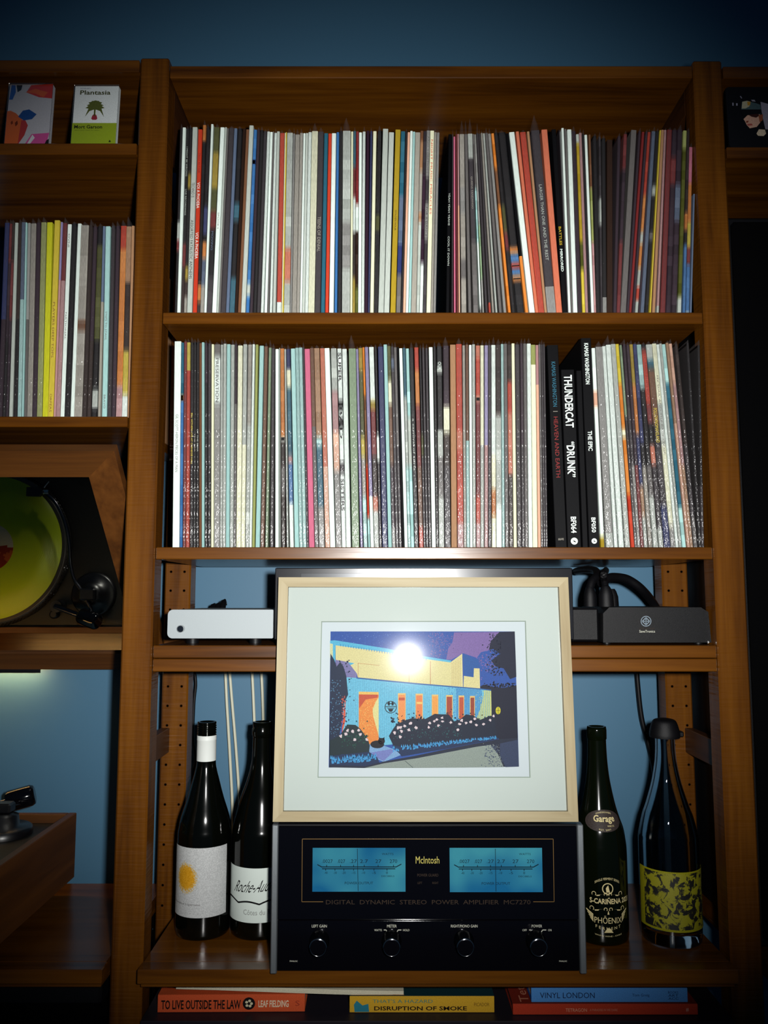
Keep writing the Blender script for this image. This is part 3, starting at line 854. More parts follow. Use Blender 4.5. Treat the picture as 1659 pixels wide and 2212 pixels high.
art([(799,1626),(845,1618),(852,1622),(829,1644),(815,1638)],(118,130,196))
GR=(14,38,46)
art([(734,1589),(750,1565),(768,1566),(779,1575),(795,1597),(799,1611),(797,1625),(737,1630),(712,1636),(712,1600)],GR)
dots(90,lambda:(random.uniform(738,796),random.gauss(1592,10)),0.8,2.0,(24,76,66))
art([(847,1578),(856,1565),(877,1555),(891,1551),(905,1553),(919,1553),(939,1542),(953.5,1543),(969,1543),(981,1558),(992.6,1555),(1007,1543),(1023,1546),(1037,1555),(1059,1546),(1068,1548),(1074,1594),(900,1610),(881,1618),(851,1613),(840,1590)],(12,26,50))
dots(220,lambda:(random.uniform(845,1062),random.gauss(1556,7)),0.8,2.2,(12,26,50))
dots(120,lambda:(random.uniform(850,1000),random.gauss(1580,10)),0.6,1.4,(34,96,100))
fl_=[(440,560),(520,575),(610,560),(410,620),(335,650),(640,625),(550,705),(740,705),(1225,520),(1265,510),(1325,490),(1420,455),(1510,520),(1390,555),(1280,575),(1170,600),(1260,660)]
fl2=[(180,490),(195,430),(325,465),(385,405),(380,350),(300,380),(510,420),(640,445),(675,390),(735,425),(810,410),(890,455),(615,525),(870,365),(1000,445),(1100,385),(1150,320),(260,400)]
many([blob(690+x/7.213,1500+y/7.213,3.4,3.2,10,0.45) for x,y in fl_]+[blob(900+x/6.9125,1500+y/6.9125,2.9,2.6,10,0.45) for x,y in fl2],(226,208,214))
art([(712,1633),(797,1624),(815,1636),(820,1648),(789,1658),(711,1657)],(20,44,84))
art([(847,1610),(881,1615),(1069,1589),(1078,1596),(962,1618),(868,1634)],(20,44,84))
tuft=[]
for i in range(150):
    x=random.uniform(848,1074); f=(x-848)/226; y=1618-26*f+random.uniform(-4.5,4.5)*(1-0.6*f); tuft.append([(x-1.6,y+2.6),(x-0.4,y-4*(1-0.4*f)),(x+1.8,y+2.2)])
for i in range(90):
    x=random.uniform(713,812); f=(x-713)/100; y=1642-6*f+random.uniform(-6,6); tuft.append([(x-1.7,y+3.4),(x-0.4,y-5),(x+1.9,y+2.8)])
many(tuft,(70,166,230))
art([(712,1652),(789,1655),(829,1645),(900,1632),(970,1617),(1075,1597),(1118.6,1594),(1121,1656),(900,1658.6),(787,1659),(711,1657.6)],(26,36,58))
art([(787,1659),(829,1649),(900,1638),(970,1624.5),(1030,1613),(1060,1609),(1075,1628),(1088,1657),(1000,1658),(900,1658.8)],(146,160,152))
dots(150,lambda:(random.gauss(1066,12),random.uniform(1608,1656)),0.5,1.5,(70,84,110))
dots(90,lambda:(random.gauss(1078,12),random.uniform(1606,1656)),0.4,1.1,(150,162,160))
art([(1080,1606),(1118.8,1598),(1121,1656),(1092,1657),(1080,1632)],(48,62,94))
many([[(874,1643.5),(875.4,1643.3),(893,1658.4),(891.4,1658.4)]],(60,72,80))
BKc=(10,10,22)
many([blob(815,1608,15,8.5,16),blob(824,1601,7.5,7,14),[(819,1599),(818.5,1592),(823,1595.5)],[(826,1595),(830.5,1592),(830.5,1600)]],BKc)
art(blob(1076,1535,5.5,8.2,16),(214,204,44)); many([[(1075.6,1528),(1076.6,1528),(1076.6,1543),(1075.6,1543)],[(1071,1534.5),(1081,1534.5),(1081,1535.5),(1071,1535.5)]],(90,84,20))
pr.build('printed_picture',M_PRINT,pic)
MB().box(xl+FW*0.8,xr-FW*0.8,0.0052,0.0068,FW*0.8,ht-FW*0.8).build('glass_pane',M_PANE,pic)

# ------------------------------------------------------------------ power amplifier below the print
AY=-0.036; az0=c4+0.0006; az1=Z(1780,AY)
aL=(X(583,2095,AY)+X(590,1782,AY))/2; aR=(X(1268,2095,AY)+X(1257,1782,AY))/2
amp=tag(empty('power_amplifier',((aL+aR)/2,AY,az0)),'black glass-fronted stereo power amplifier with two blue lit meters under the print','amplifier')
ox,oz=(aL+aR)/2,az0
def A(px,py,d=0.0): q=at(px,py,AY+d); return (q.x-ox, d, q.z-oz)
H=az1-az0; hw=(aR-aL)/2; TR=0.0085
MB().box(-hw+0.012,hw-0.012,0.012,0.25,0.002,H-0.003,bev=0.002).build('chassis',M_BLACKMETAL,amp)
zsplit=A(900,1988)[2]
MB().box(-hw+TR,hw-TR,0.0,0.0115,zsplit+0.0006,H-0.0035,bev=0.0008).build('glass_front',M_BLACKGLASS,amp)
MB().box(-hw+TR,hw-TR,0.001,0.0115,0.0015,zsplit-0.0006,bev=0.0012).build('control_panel',M_BLACKGLASS,amp)
MB().box(-hw+TR*0.6,hw-TR*0.6,0.0005,0.012,H-0.0033,H,bev=0.0008).build('top_trim',M_BLACKMETAL,amp)
for s in (-1,1): MB().box(s*hw,s*(hw-TR),-0.004,0.0125,-0.0002,H+0.0002,bev=0.0012).build('side_trim',M_ALU,amp)
gl=MB(); fx0,fx1,fy0,fy1=653,1195,1812.5,1948
def line(mb,a,b,wpx=0.55,d=-0.0004):
    p,q=Vector(A(*a,d)),Vector(A(*b,d)); t=(q-p).normalized(); nrm=Vector((-t.z,0,t.x))*(wpx/1640)
    mb.prism([p+nrm,q+nrm,q-nrm,p-nrm],(0,0.0004,0))
line(gl,(fx0,fy0),(fx1,fy0)); line(gl,(fx0,fy0),(fx0-1,fy1)); line(gl,(fx1,fy0),(fx1+2,fy1)); line(gl,(fx0-1,fy1),(698,fy1)); line(gl,(1152,fy1),(fx1+2,fy1))
gl.build('gold_outline',M_GOLD,amp)
def atext(mb,body,x0,x1,y0,y1,d=-0.0003): text(mb,body,lambda u,v:A(x0+(x1-x0)*u,y1+(y0-y1)*v,d))
def meter(x0,x1,y0,y1,nx):
    o=MB(); p0=A(x0,y0); p1=A(x1,y1)
    o.box(p0[0],p1[0],-0.0003,0.0002,p1[2],p0[2]); o=o.build('meter_window',M_METER,amp)
    t=MB(); sx=(x1-x0)/200; f=lambda x:x0+(x)*sx; g=lambda y:y0+y*(y1-y0)/94
    for a,b,wd_ in ((20,43,'.0027'),(53,70,'.027'),(80,95,'.27'),(102,119,'2.7'),(135,148,'27'),(166,182,'270')): atext(t,wd_,f(a),f(b),g(25),g(32.5),-0.0006)
    for a,b,wd_ in ((25,32,'-40'),(45,52,'-30'),(63,71,'-20'),(84,92,'-15'),(105,113,'-10'),(128,136,'-5'),(158,162,'0')): atext(t,wd_,f(a),f(b),g(51),g(56),-0.0006)
    atext(t,'WATTS',f(149),f(174),g(11),g(15.5),-0.0006); atext(t,'DECIBELS',f(148),f(176),g(59),g(62.5),-0.0006); atext(t,'POWER OUTPUT',f(69),f(130),g(73),g(78.5),-0.0006)
    for pts in (((10,36),(20,41.5)),((20,41),(180,41)),((20,45),(178,45)),((180,41),(191,35))): line(t,(f(pts[0][0]),g(pts[0][1])),(f(pts[1][0]),g(pts[1][1])),0.9,-0.0006)
    for k in (30,60,88,111,141,174): line(t,(f(k),g(36.5)),(f(k),g(41)),0.7,-0.0006)
    for k in (28,48,67,88,109,132,160): line(t,(f(k),g(45)),(f(k),g(49)),0.7,-0.0006)
    t.build('meter_scale',M_METERTXT,o)
    nd=MB(); line(nd,(nx,y0+2),(nx+1.5,y1-1),0.55,-0.0009); nd.build('needle',M_METERTXT,o)
meter(675.5,876,1831.5,1926,772); meter(971,1172.5,1831.5,1927,1070)
t=MB(); atext(t,'McIntosh',898,949,1850,1865.5); o=t.build('front_lettering',M_GOLDTXT,amp)
t=MB(); atext(t,'POWER GUARD',901.5,947,1887.5,1893.5); atext(t,'LEFT',902,912,1905,1909.5); atext(t,'RIGHT',934,947,1905,1909.5)
atext(t,'DIGITAL  DYNAMIC  STEREO  POWER  AMPLIFIER  MC7270',704,1146,1944,1953.5); t.build('front_lettering',M_COPPER,amp)
t=MB()
for b_,x0,x1 in (('LEFT GAIN',673.5,706),('METER',836,857),('RIGHT/MONO GAIN',974,1031.5),('POWER',1148.5,1171)): atext(t,b_,x0,x1,1997.5,2003.5,0.0006)
for b_,x0,x1 in (('WATTS',808.5,825),('HOLD',870.5,884.5),('OFF',1128.5,1138),('ON',1184,1191.5)): atext(t,b_,x0,x1,2007,2011.5,0.0006)
for b_,x0,x1 in (('PANLOC',626,643),('PANLOC',1208,1225)): atext(t,b_,x0,x1,2074.5,2078,0.0006)
for L_ in (((829,2009),(834,2009)),((834,2009),(838,2016)),((856,2016),(860,2009)),((860,2009),(867,2009)),((1143,2009),(1147,2009)),((1147,2009),(1151,2016)),((1168,2016),(1172,2009)),((1172,2009),(1180,2009))): line(t,L_[0],L_[1],0.8,0.0006)
t.build('front_lettering',M_WHITETXT,amp)
for kx in (687,846,1005.5,1164):
    bx=829.5+(kx-829.5)/1.0225; q=A(bx,2031)
    R=Matrix.Translation((q[0],0.001,q[2]))@Matrix.Rotation(math.pi/2,4,'X')
    kb=MB().lathe([(0.0132,0.0),(0.0132,0.004),(0.0118,0.0055),(0.0118,0.0225),(0.0113,0.0245),(0.0100,0.0250)],36,mat4=R,caps=False).build('knob',M_DARKCHROME,amp)
    MB().lathe([(0.0101,0.0249),(0.0098,0.0253)],36,mat4=R).build('knob_cap',M_BLACKGLASS,kb)
    MB().lathe([(0.0101,0.0249),(0.0106,0.0253),(0.0113,0.0246)],36,mat4=R,caps=False).build('knob_ring',M_CHROME,kb)

# ------------------------------------------------------------------ devices on the third shelf
def dx(px,py,Y): return X(px,py,Y)
DY=0.004; dL,dR=dx(594,1260,DY),dx(1237,1260,DY); dz1=Z(1226,DY)
dev=tag(empty('disc_player',((dL+dR)/2,DY,c3)),'wide black disc player with brushed front behind the framed print','disc player')
hw=(dR-dL)/2; H=dz1-c3
MB().box(-hw,hw,0.006,0.25,0.008,H,bev=0.0015).build('case',M_BLACKMETAL,dev)
MB().box(-hw,hw,0.0,0.0055,0.008,H-0.0006,bev=0.001).build('front_panel',plain('brushed_black_front',(16,18,24),0.22,0.5,metal=0.2),dev)
tx0,tx1=dx(650,1240,DY)-(dL+dR)/2,dx(838,1240,DY)-(dL+dR)/2; tz=Z(1238.5,DY)-c3
MB().box(tx0,tx1,-0.0008,-0.0002,tz-0.03,tz,bev=0.0002).build('disc_tray',plain('tray_front',(30,33,38),0.24,0.5,metal=0.3),dev)
for s in (-1,1):
    for yy in (0.03,0.2): MB().lathe([(0.012,0.0003),(0.012,0.008)],18,mat4=Matrix.Translation((s*(hw-0.05),yy,0))).build('foot',M_RUBBER,dev)
# silver box
SY=0.02; sL,sR=dx(362,1346,SY),dL-0.004; sz0=Z(1379,SY); sz1=Z(1317,SY)
sb=tag(empty('silver_media_box',(sL,SY,c3)),'flat silver audio box with round knob, left of the framed print','audio box')
W_=sR-sL+0.0; r_=0.0075
def rr2(x0,x1,z0,z1,r):
    out=[]
    for cx_,cz_,a0 in ((x1-0.0015,z1-0.0015,0),(x0+r,z1-r,90),(x0+r,z0+r,180),(x1-0.0015,z0+0.0015,270)):
        rad=r if cx_<(x0+x1)/2 else 0.0015
        for k in range(7):
            a=math.radians(a0+15*k); out.append((cx_+rad*math.cos(a),0,cz_+rad*math.sin(a)))
    return out
out=rr2(0,W_,sz0-c3,sz1-c3,r_); MB().prism(out,(0,0.19,0)).build('case',M_SILVER,sb)
q=at(392,1358,SY); MB().lathe([(0.0052,0.0001),(0.0052,0.006),(0.0044,0.0072)],28,mat4=Matrix.Translation((q.x-sL,0,q.z-c3))@Matrix.Rotation(math.pi/2,4,'X')).build('knob',M_CHROME,sb)
for xx in (0.03,W_-0.03):
    for yy in (0.03,0.16): MB().lathe([(0.009,0.0003),(0.009,sz0-c3+0.0005)],16,mat4=Matrix.Translation((xx,yy,0))).build('foot',M_RUBBER,sb)
# plugs standing out behind it
pc=MB(); zt_=sz1-c3
for px_,py_ in ((459,1305),(470,1303),(481,1296)):
    q=at(px_,py_,SY+0.2); lx,lz=q.x-sL,q.z-c3
    pc.tube([(lx,0.192,zt_-0.01),(lx+0.001,0.205,lz-0.003),(lx+0.002,0.21,lz)],[0.0055,0.005,0.0022],10)
    pc.tube([(lx-0.004,0.205,lz-0.008),(lx+0.006,0.206,lz-0.006)],0.003,8)
pc.build('cable_plug',M_RUBBER,sb)
# power distributor
PY=0.02; pl_,pr_=dx(1303,1350,PY),dx(1533,1350,PY); pz1=Z(1312,PY); pz0=c3+0.003
ps=tag(empty('power_strip',(pl_,PY,c3)),'black power distributor block with white emblem on its end, right of the print','power strip')
def E(px,py,d=-0.0003): q=at(px,py,PY+d); return (q.x-pl_,d,q.z-c3)
pts=[E(1303,1388,0),E(1303,1325,0),E(1316,1312,0),E(1514,1312,0),E(1530,1322,0),E(1537,1388,0)]
MB().prism(pts,(0,0.16,0)).build('end_block',M_BLACK,ps)
a,b=E(1190,1388,0.02),E(1303,1313,0.02)
MB().box(dR-pl_+0.002,-0.0008,0.02,0.15,0.0035,b[2],bev=0.003).build('socket_block',M_BLACK,ps)
em=MB(); cxp,cyp=1395.5,1342
n=40
for k in range(n):
    a0,a1=2*math.pi*k/n,2*math.pi*(k+1)/n
    em.poly([E(cxp+r*math.cos(t),cyp+r*math.sin(t)) for r,t in ((11.4,a0),(11.4,a1),(9.9,a1),(9.9,a0))])
def strip_(mb,a,b,w):
    d_=Vector((b[0]-a[0],b[1]-a[1])).normalized(); nx,ny=-d_.y*w,d_.x*w
    mb.poly([E(a[0]+nx,a[1]+ny),E(b[0]+nx,b[1]+ny),E(b[0]-nx,b[1]-ny),E(a[0]-nx,a[1]-ny)])
dm=[(cxp,cyp-8),(cxp+8,cyp),(cxp,cyp+8),(cxp-8,cyp)]
for i in range(4): strip_(em,dm[i],dm[(i+1)%4],0.9)
strip_(em,(cxp,cyp-9),(cxp,cyp+9),0.7); strip_(em,(cxp-7,cyp),(cxp+7,cyp),0.7)
strip_(em,(cxp-4,cyp-4),(cxp+4,cyp-4),0.5); strip_(em,(cxp-4,cyp+4),(cxp+4,cyp+4),0.5)
em.build('emblem',plain('grey_white_ink',(120,134,146),0.6,0.2),ps)
t=MB(); text(t,'SaveTronics',lambda u,v:E(1381+34*u,1366.5-5.5*v)); o=t.build('end_lettering',M_WHITETXT,ps)
t=MB(); text(t,'UWL 2431-2021',lambda u,v:E(1381+33*u,1359.5-3.4*v)); t.build('end_lettering',M_COPPER,ps)
q=E(1529,1388.5,0); MB().lathe([(0.0016,0),(0.0016,0.001)],12,mat4=Matrix.Translation((q[0],-0.0002,q[2]+0.001))@Matrix.Rotation(math.pi/2,4,'X')).build('screw',M_CHROME,ps)
for fx_ in (0.01,pr_-pl_-0.01):
    for fy_ in (0.02,0.14): MB().lathe([(0.006,0.0003),(0.006,0.0042)],12,mat4=Matrix.Translation((fx_,fy_,0))).build('foot',M_RUBBER,ps)
# plugs and cords
def W3(px,py,Y): return at(px,py,Y)
zpb=Z(1313,PY+0.02)
def plug(label,bx,by,tx,ty,yy,path,rad,cw):
    o=tag(empty('mains_cable',W3(bx,by,yy)),label,'cable'); base=o.location.copy()
    p0=W3(bx,by,yy); p0.z=at(1316,1312,PY).z+0.0006; o.location=p0; base=p0.copy(); p1=W3(tx,ty,yy)
    MB().tube([Vector((0,0,0)),(p1-p0)*0.55,(p1-p0)*0.86,(p1-p0)],[rad,rad*0.96,rad*0.72,rad*0.5],16).build('plug',M_BLACK,o)
    MB().tube([q-base for q in smooth_path([W3(*q) for q in path],8)],cw,12).build('flex',M_RUBBER,o)
plug('black plug with cord bending left over the power distributor',1275,1311,1274,1268,0.07,[(1274,1272,0.07),(1279,1256,0.075),(1288,1246,0.085),(1290,1238,0.11),(1283,1232,0.15),(1262,1231,0.2),(1245,1234,0.25)],0.0098,0.0062)
plug('ribbed black plug standing upright on the power distributor with thin cord',1310,1311,1308,1266,0.06,[(1308,1268,0.06),(1305,1252,0.065),(1304,1240,0.05),(1308,1233,0.12),(1309,1232,0.2),(1309,1234,0.26)],0.0112,0.0052)
plug('black plug with thick cord arching right behind the power distributor',1322,1311,1320,1272,0.10,[(1298,1262,0.12),(1312,1250,0.13),(1330,1247,0.14),(1356,1252,0.15),(1385,1272,0.16),(1408,1299,0.19),(1424,1326,0.205)],0.0105,0.0072)
# cables hanging in front of the wall
def cable(label,path,r,m_,grp=None):
    pts=smooth_path([W3(*q) for q in path],8); base=pts[0].copy()
    o=MB().tube([q-base for q in pts],r,10).build('hanging_cable',m_,None,base); return tag(o,label,'cable',grp)
CG='pale cables behind the left bottles'
cable('leftmost pale cable hanging on the wall behind the two left bottles',[(486,1420,0.318),(489,1500,0.318),(496,1620,0.318),(503,1760,0.318),(506,1900,0.318)],0.0026,M_CABLEW,CG)
cable('second pale cable from the left, sloping right on the wall',[(494,1420,0.320),(500,1500,0.320),(510,1620,0.320),(519,1760,0.320),(522,1900,0.320)],0.0026,M_CABLEW,CG)
cable('third pale cable from the left, above the right-hand left bottle',[(543,1420,0.318),(547,1500,0.318),(551,1600,0.318),(556,1760,0.318),(560,1900,0.318)],0.0026,M_CABLEW,CG)
cable('rightmost pale cable, beside the left edge of the framed print',[(563,1420,0.318),(567,1500,0.318),(570,1600,0.318),(574,1760,0.318),(577,1900,0.318)],0.0026,M_CABLEW,CG)
cable('black cable hanging on the wall behind the clear glass bottle',[(1374,1420,0.31),(1378,1480,0.31),(1386,1550,0.31),(1400,1605,0.31),(1412,1660,0.31),(1424,1760,0.31),(1430,1900,0.31)],0.0042,M_RUBBER)
cable('thin black cable beside the left rear post',[(418,1440,0.30),(423,1475,0.30),(419,1520,0.30),(417,1590,0.30),(423,1640,0.30),(416,1680,0.30),(412,1800,0.30)],0.0026,M_RUBBER)

# ------------------------------------------------------------------ bottles
def bottle_place(px,py_front,r):
    q=atz(px,py_front,c4); d=(q-ORG); d.z=0; d.normalize(); q2=q+d*r; return Vector((q2.x,q2.y,c4+0.0008))
def patch(name,mats,parent,rf,z0,z1,a0,a1,n=48,rows=40,colfn=None,off=0.0006):
    mb=MB()
    for j in range(rows):
        for i in range(n):
            us=[(i/n,j/rows),((i+1)/n,j/rows),((i+1)/n,(j+1)/rows),(i/n,(j+1)/rows)]
            pts=[]
            for u,v in us:
                a=a0+(a1-a0)*u; z=z0+(z1-z0)*v; r=rf(z)+off; pts.append((r*math.sin(a),-r*math.cos(a),z))
            mb.add(pts,[[0,1,2,3]],colfn((i+.5)/n,(j+.5)/rows) if colfn else None,0,True)
    return mb.build(name,mats,parent)
def rfn(prof):
    pz=sorted([(z,r) for r,z in prof])
    def f(z):
        for (a,b),(c,d) in zip(pz,pz[1:]):
            if a<=z<=c: return b+(d-b)*(z-a)/max(1e-9,c-a)
        return pz[-1][1]
    return f
def curved_text(mb,body,rf,a0,a1,z0,z1,off=0.0009,arc=0.0,col=None):
    def fn(u,v):
        a=a0+(a1-a0)*u; z=z0+(z1-z0)*v+arc*(1-(2*u-1)**2); r=rf(z)+off
        return (r*math.sin(a),-r*math.cos(a),z)
    text(mb,body,fn,col)
def smooth_prof(pts): return [(v.x,v.y) for v in [Vector((p.x,p.y)) for p in smooth_path([Vector((r,z,0)) for r,z in pts],4)]]
# 1: dark bottle with white capsule and sun label
R1=0.0398; b0=bottle_place(437,2034,R1); H=Z(1560,b0.y)-c4
fz=lambda f:f*H
bt=tag(empty('wine_bottle',b0),'dark wine bottle with white neck band and orange sun smudge label, far left','bottle','wine bottles beside the amplifier')
body=smooth_prof([(R1*0.9,0),(R1,0.006),(R1,fz(.2)),(R1,fz(.443)),(0.0383,fz(.497)),(0.0352,fz(.55)),(0.0272,fz(.63)),(0.0206,fz(.71)),(0.0162,fz(.764)),(0.0143,fz(.807)),(0.0138,fz(.93))])
MB().lathe(body,56).build('glass_body',M_BOTTLE,bt)
rf=rfn(body)
th=[(0.0134,fz(.925))]
for k in range(5): z=fz(.935)+k*0.0034; th+=[(0.0146,z),(0.0146,z+0.0012),(0.0134,z+0.002),(0.0134,z+0.003)]
th+=[(0.0142,fz(.99)),(0.0142,fz(1.0)),(0.0105,fz(1.0)),(0.0105,fz(.985))]
MB().lathe(th,40).build('screw_neck',M_BOTTLE,bt)
M_CAPS=plain('white_capsule',(206,210,206),0.5,0.3)
MB().lathe([(0.0146,fz(.812)),(0.0146,fz(.912)),(0.0150,fz(.914)),(0.0146,fz(.918)),(0.0146,fz(.936)),(0.0136,fz(.938))],40,caps=False).build('neck_band',M_CAPS,bt)
def sun(u,v):
    d=math.hypot((u-0.36)*1.25,(v-0.56)*1.0)
    k=max(0,min(1,(0.235+random.uniform(-.03,.03)-d)/0.09)); k=k*k*(3-2*k); s=random.uniform(-9,9)
    return tuple(max(0,min(255,a+(b-a)*k+s)) for a,b in zip((182,184,184),(196,140,26)))
patch('front_label',M_PRINT,bt,rf,fz(.105),fz(.425),math.radians(-80),math.radians(66),70,70,sun)
t=MB(); curved_text(t,'Domaine Ligeriane',rf,math.radians(-62),math.radians(6),fz(.158),fz(.170)); t.build('label_lettering',plain('grey_ink',(90,86,84),0.7,0.1),bt)
# 2: burgundy bottle with hand-lettered label
R2=0.0432; b0=bottle_place(566,2036,R2); b0.x=bt.location.x+R1+R2+0.0012; b0.y=bt.location.y+0.004; H=Z(1560,b0.y)-c4
bt2=tag(empty('wine_bottle',b0),'black wine bottle with handwritten white label, half hidden by amplifier','bottle','wine bottles beside the amplifier')
body=smooth_prof([(R2*0.9,0),(R2,0.006),(R2,fz(.2)),(R2,fz(.445)),(0.0412,fz(.50)),(0.037,fz(.56)),(0.031,fz(.635)),(0.0238,fz(.70)),(0.0178,fz(.77)),(0.0152,fz(.83)),(0.0143,fz(.93))])
MB().lathe(body,56).build('glass_body',M_BOTTLE,bt2); rf=rfn(body)
MB().lathe([(0.0143,fz(.925)),(0.0156,fz(.935)),(0.0156,fz(.965)),(0.0146,fz(.972)),(0.0146,fz(1.0)),(0.0106,fz(1.0)),(0.0106,fz(.98))],40).build('lip_ring',M_BOTTLE,bt2)
patch('front_label',plain('white_label',(196,206,200),0.7,0.15),bt2,rf,fz(.082),fz(.332),math.radians(-78),math.radians(70),40,4)
t=MB(); text(t,'Roche-Audran',lambda u,v:(lambda a,z:((rf(z)+.0009)*math.sin(a),-(rf(z)+.0009)*math.cos(a),z))(math.radians(-46+92*u+13*(v-.3)),fz(.214)+fz(.056)*v+fz(.014)*u))
for k in range(60):
    u0,u1=k/60,(k+1)/60
    def zz(u): return fz(.178)-fz(.012)*math.sin(u*3.0+.3)*1.0+fz(.012)*abs(math.sin(u*math.pi*3.2+0.6))
    a0,a1=math.radians(-72+140*u0),math.radians(-72+140*u1); r=R2+0.0009; th_=0.0012
    t.add([(r*math.sin(a),-r*math.cos(a),z) for a,z in ((a0,zz(u0)-th_),(a1,zz(u1)-th_),(a1,zz(u1)+th_),(a0,zz(u0)+th_))],[[0,1,2,3]])
t.build('label_lettering',plain('black_ink',(16,16,18),0.7,0.1),bt2)
t=MB(); curved_text(t,'C\u00f4tes du Rh\u00f4ne',rf,math.radians(-24),math.radians(52),fz(.118),fz(.142)); t.build('label_lettering',plain('pale_grey_ink',(128,130,128),0.7,0.1),bt2)
# 3: green bottle with gold print
R3=0.0386; b0=bottle_place(1301,2045,R3); H=Z(1570,b0.y)-c4
bt3=tag(empty('wine_bottle',b0),'dark green wine bottle with gold screen-printed lettering and oval neck badge','bottle','wine bottles beside the amplifier')
body=smooth_prof([(R3*0.9,0),(R3,0.006),(R3,fz(.2)),(R3,fz(.40)),(0.0372,fz(.46)),(0.0346,fz(.515)),(0.0300,fz(.56)),(0.0246,fz(.62)),(0.0195,fz(.70)),(0.0162,fz(.77)),(0.0142,fz(.85)),(0.0134,fz(.94))])
MB().lathe(body,56).build('glass_body',M_BOTTLEG,bt3); rf=rfn(body)
MB().lathe([(0.0133,fz(.935)),(0.0145,fz(.942)),(0.0145,fz(.985)),(0.0138,fz(1.0)),(0.0104,fz(1.0)),(0.0104,fz(.98))],40).build('lip_ring',M_BOTTLEG,bt3)
mb=MB(); n=30; zc=fz(.567); AX=0.95
def ov(k,s): t_=2*math.pi*k/n; return (AX*s*math.cos(t_), fz(.049)*s*math.sin(t_))
for j in range(6):
    for k in range(n):
        pts=[]
        for kk,s in ((k,j/6),(k+1,j/6),(k+1,(j+1)/6),(k,(j+1)/6)):
            a,dz=ov(kk,s); z=zc+dz; r=rf(z)+0.0006; pts.append((r*math.sin(a),-r*math.cos(a),z))
        mb.add(pts,[[0,1,2,3]] if j else [[0,2,3]],None,0,True)
mb.build('neck_badge',M_LABELK,bt3)
t=MB()
curved_text(t,'*Garage',rf,-0.52,0.55,fz(.553),fz(.592)); curved_text(t,'WINEGROWERS',rf,-0.42,0.42,fz(.594),fz(.601),arc=0.0022)
curved_text(t,'WINE CO.',rf,0.12,0.46,fz(.540),fz(.548)); curved_text(t,'EST. 2001',rf,-0.25,0.25,fz(.527),fz(.534),arc=-0.001)
t.build('neck_lettering',M_CREAMTXT,bt3); t=MB()
curved_text(t,'SINGLE FERMENT SERIES',rf,-0.46,0.46,fz(.283),fz(.294),arc=0.006)
curved_text(t,'*S-CARI\u00d1ENA 2021',rf,-0.66,0.93,fz(.192),fz(.222))
curved_text(t,'PH\u014cENIX',rf,-0.50,0.52,fz(.104),fz(.139)); curved_text(t,'F E R M E N T',rf,-0.46,0.46,fz(.084),fz(.097),arc=-0.003)
curved_text(t,'WHITE WINE - CHILE',rf,-0.5,0.5,fz(.050),fz(.056),arc=-0.002)
def onb(a,z): r=R3+0.0009; return (r*math.sin(a),-r*math.cos(a),z)
zc=fz(.262)
for k in range(28):
    a0,a1=2*math.pi*k/28,2*math.pi*(k+1)/28
    t.poly([onb(rr_*math.cos(q)/R3,zc+rr_*math.sin(q)) for rr_,q in ((.0079,a0),(.0079,a1),(.0066,a1),(.0066,a0))])
t.poly([onb(-.05,zc-.005),onb(.08,zc-.005),onb(.05,zc-.001),onb(.02,zc+.005),onb(-.03,zc+.003),onb(-.07,zc+.0005)])
for zc_,k_ in ((fz(.236),1.0),(fz(.168),1.18)):     # scrolls
    for s in (-1,1):
        for cx_,rr_ in ((.08,.0022),(.5,.0028)):
            for k in range(18):
                a0,a1=-0.6+4.6*k/18,-0.6+4.6*(k+1)/18
                t.poly([onb(s*(cx_*k_+q_*math.cos(w_)/R3),zc_+q_*math.sin(w_)) for q_,w_ in ((rr_+.0004,a0),(rr_+.0004,a1),(rr_-.0004,a1),(rr_-.0004,a0))])
        t.poly([onb(s*.16*k_,zc_+.0002),onb(s*.42*k_,zc_-.0016),onb(s*.40*k_,zc_-.0028),onb(s*.30*k_,zc_-.0022),onb(s*.27*k_,zc_-.0006)])
for s in (-1,1):                                     # wings and flask
    for i in range(4): t.poly([onb(s*.54,fz(.106)+i*.0028),onb(s*(.80-.05*(3-i)),fz(.122)+i*.0034),onb(s*(.82-.05*(3-i)),fz(.127)+i*.0036),onb(s*.54,fz(.106)+i*.0028+.0024)])
t.poly([onb(-.17,fz(.062)),onb(.17,fz(.062)),onb(.05,fz(.082)),onb(-.05,fz(.082))]); t.poly([onb(-.035,fz(.145)),onb(.035,fz(.145)),onb(.012,fz(.158)),onb(0,fz(.163)),onb(-.012,fz(.158))])
t.build('printed_lettering',M_CREAMTXT,bt3)
# 4: clear bottle with black stopper
R4=0.0428; b0=bottle_place(1452,2051,R4); H=Z(1560,b0.y)-c4; HB=Z(1592,b0.y)-c4
bt4=tag(empty('wine_bottle',b0),'empty clear glass bottle with black stopper and yellow-black label, far right','bottle','wine bottles beside the amplifier')
outer=smooth_prof([(0.030,0.0),(R4*0.92,0.0005),(R4,0.007),(R4,fz(.2)),(R4,fz(.43)),(0.0415,fz(.48)),(0.0360,fz(.56)),(0.0305,fz(.61)),(0.0215,fz(.71)),(0.0162,fz(.80)),(0.0145,fz(.86)),(0.0140,HB-0.004),(0.0146,HB)])
inner=[(max(0.004,r-0.0032),max(z,0.012)) for r,z in outer if z>0.008][::-1]
shell=outer+[(0.0112,HB)]+inner+[(0.002,0.016)]
MB().lathe(shell,64,caps=True).build('glass_body',M_GLASS,bt4); rf=rfn(outer)
CPH=Z(1552,b0.y)-c4; cw_=0.0222
MB().lathe(smooth_prof([(cw_*0.98,HB-0.001),(cw_,HB+0.004),(cw_*0.93,HB+0.012),(cw_*0.75,CPH-0.004),(cw_*0.42,CPH-0.0008),(0.002,CPH)]),40).build('stopper',M_BLACK,bt4)
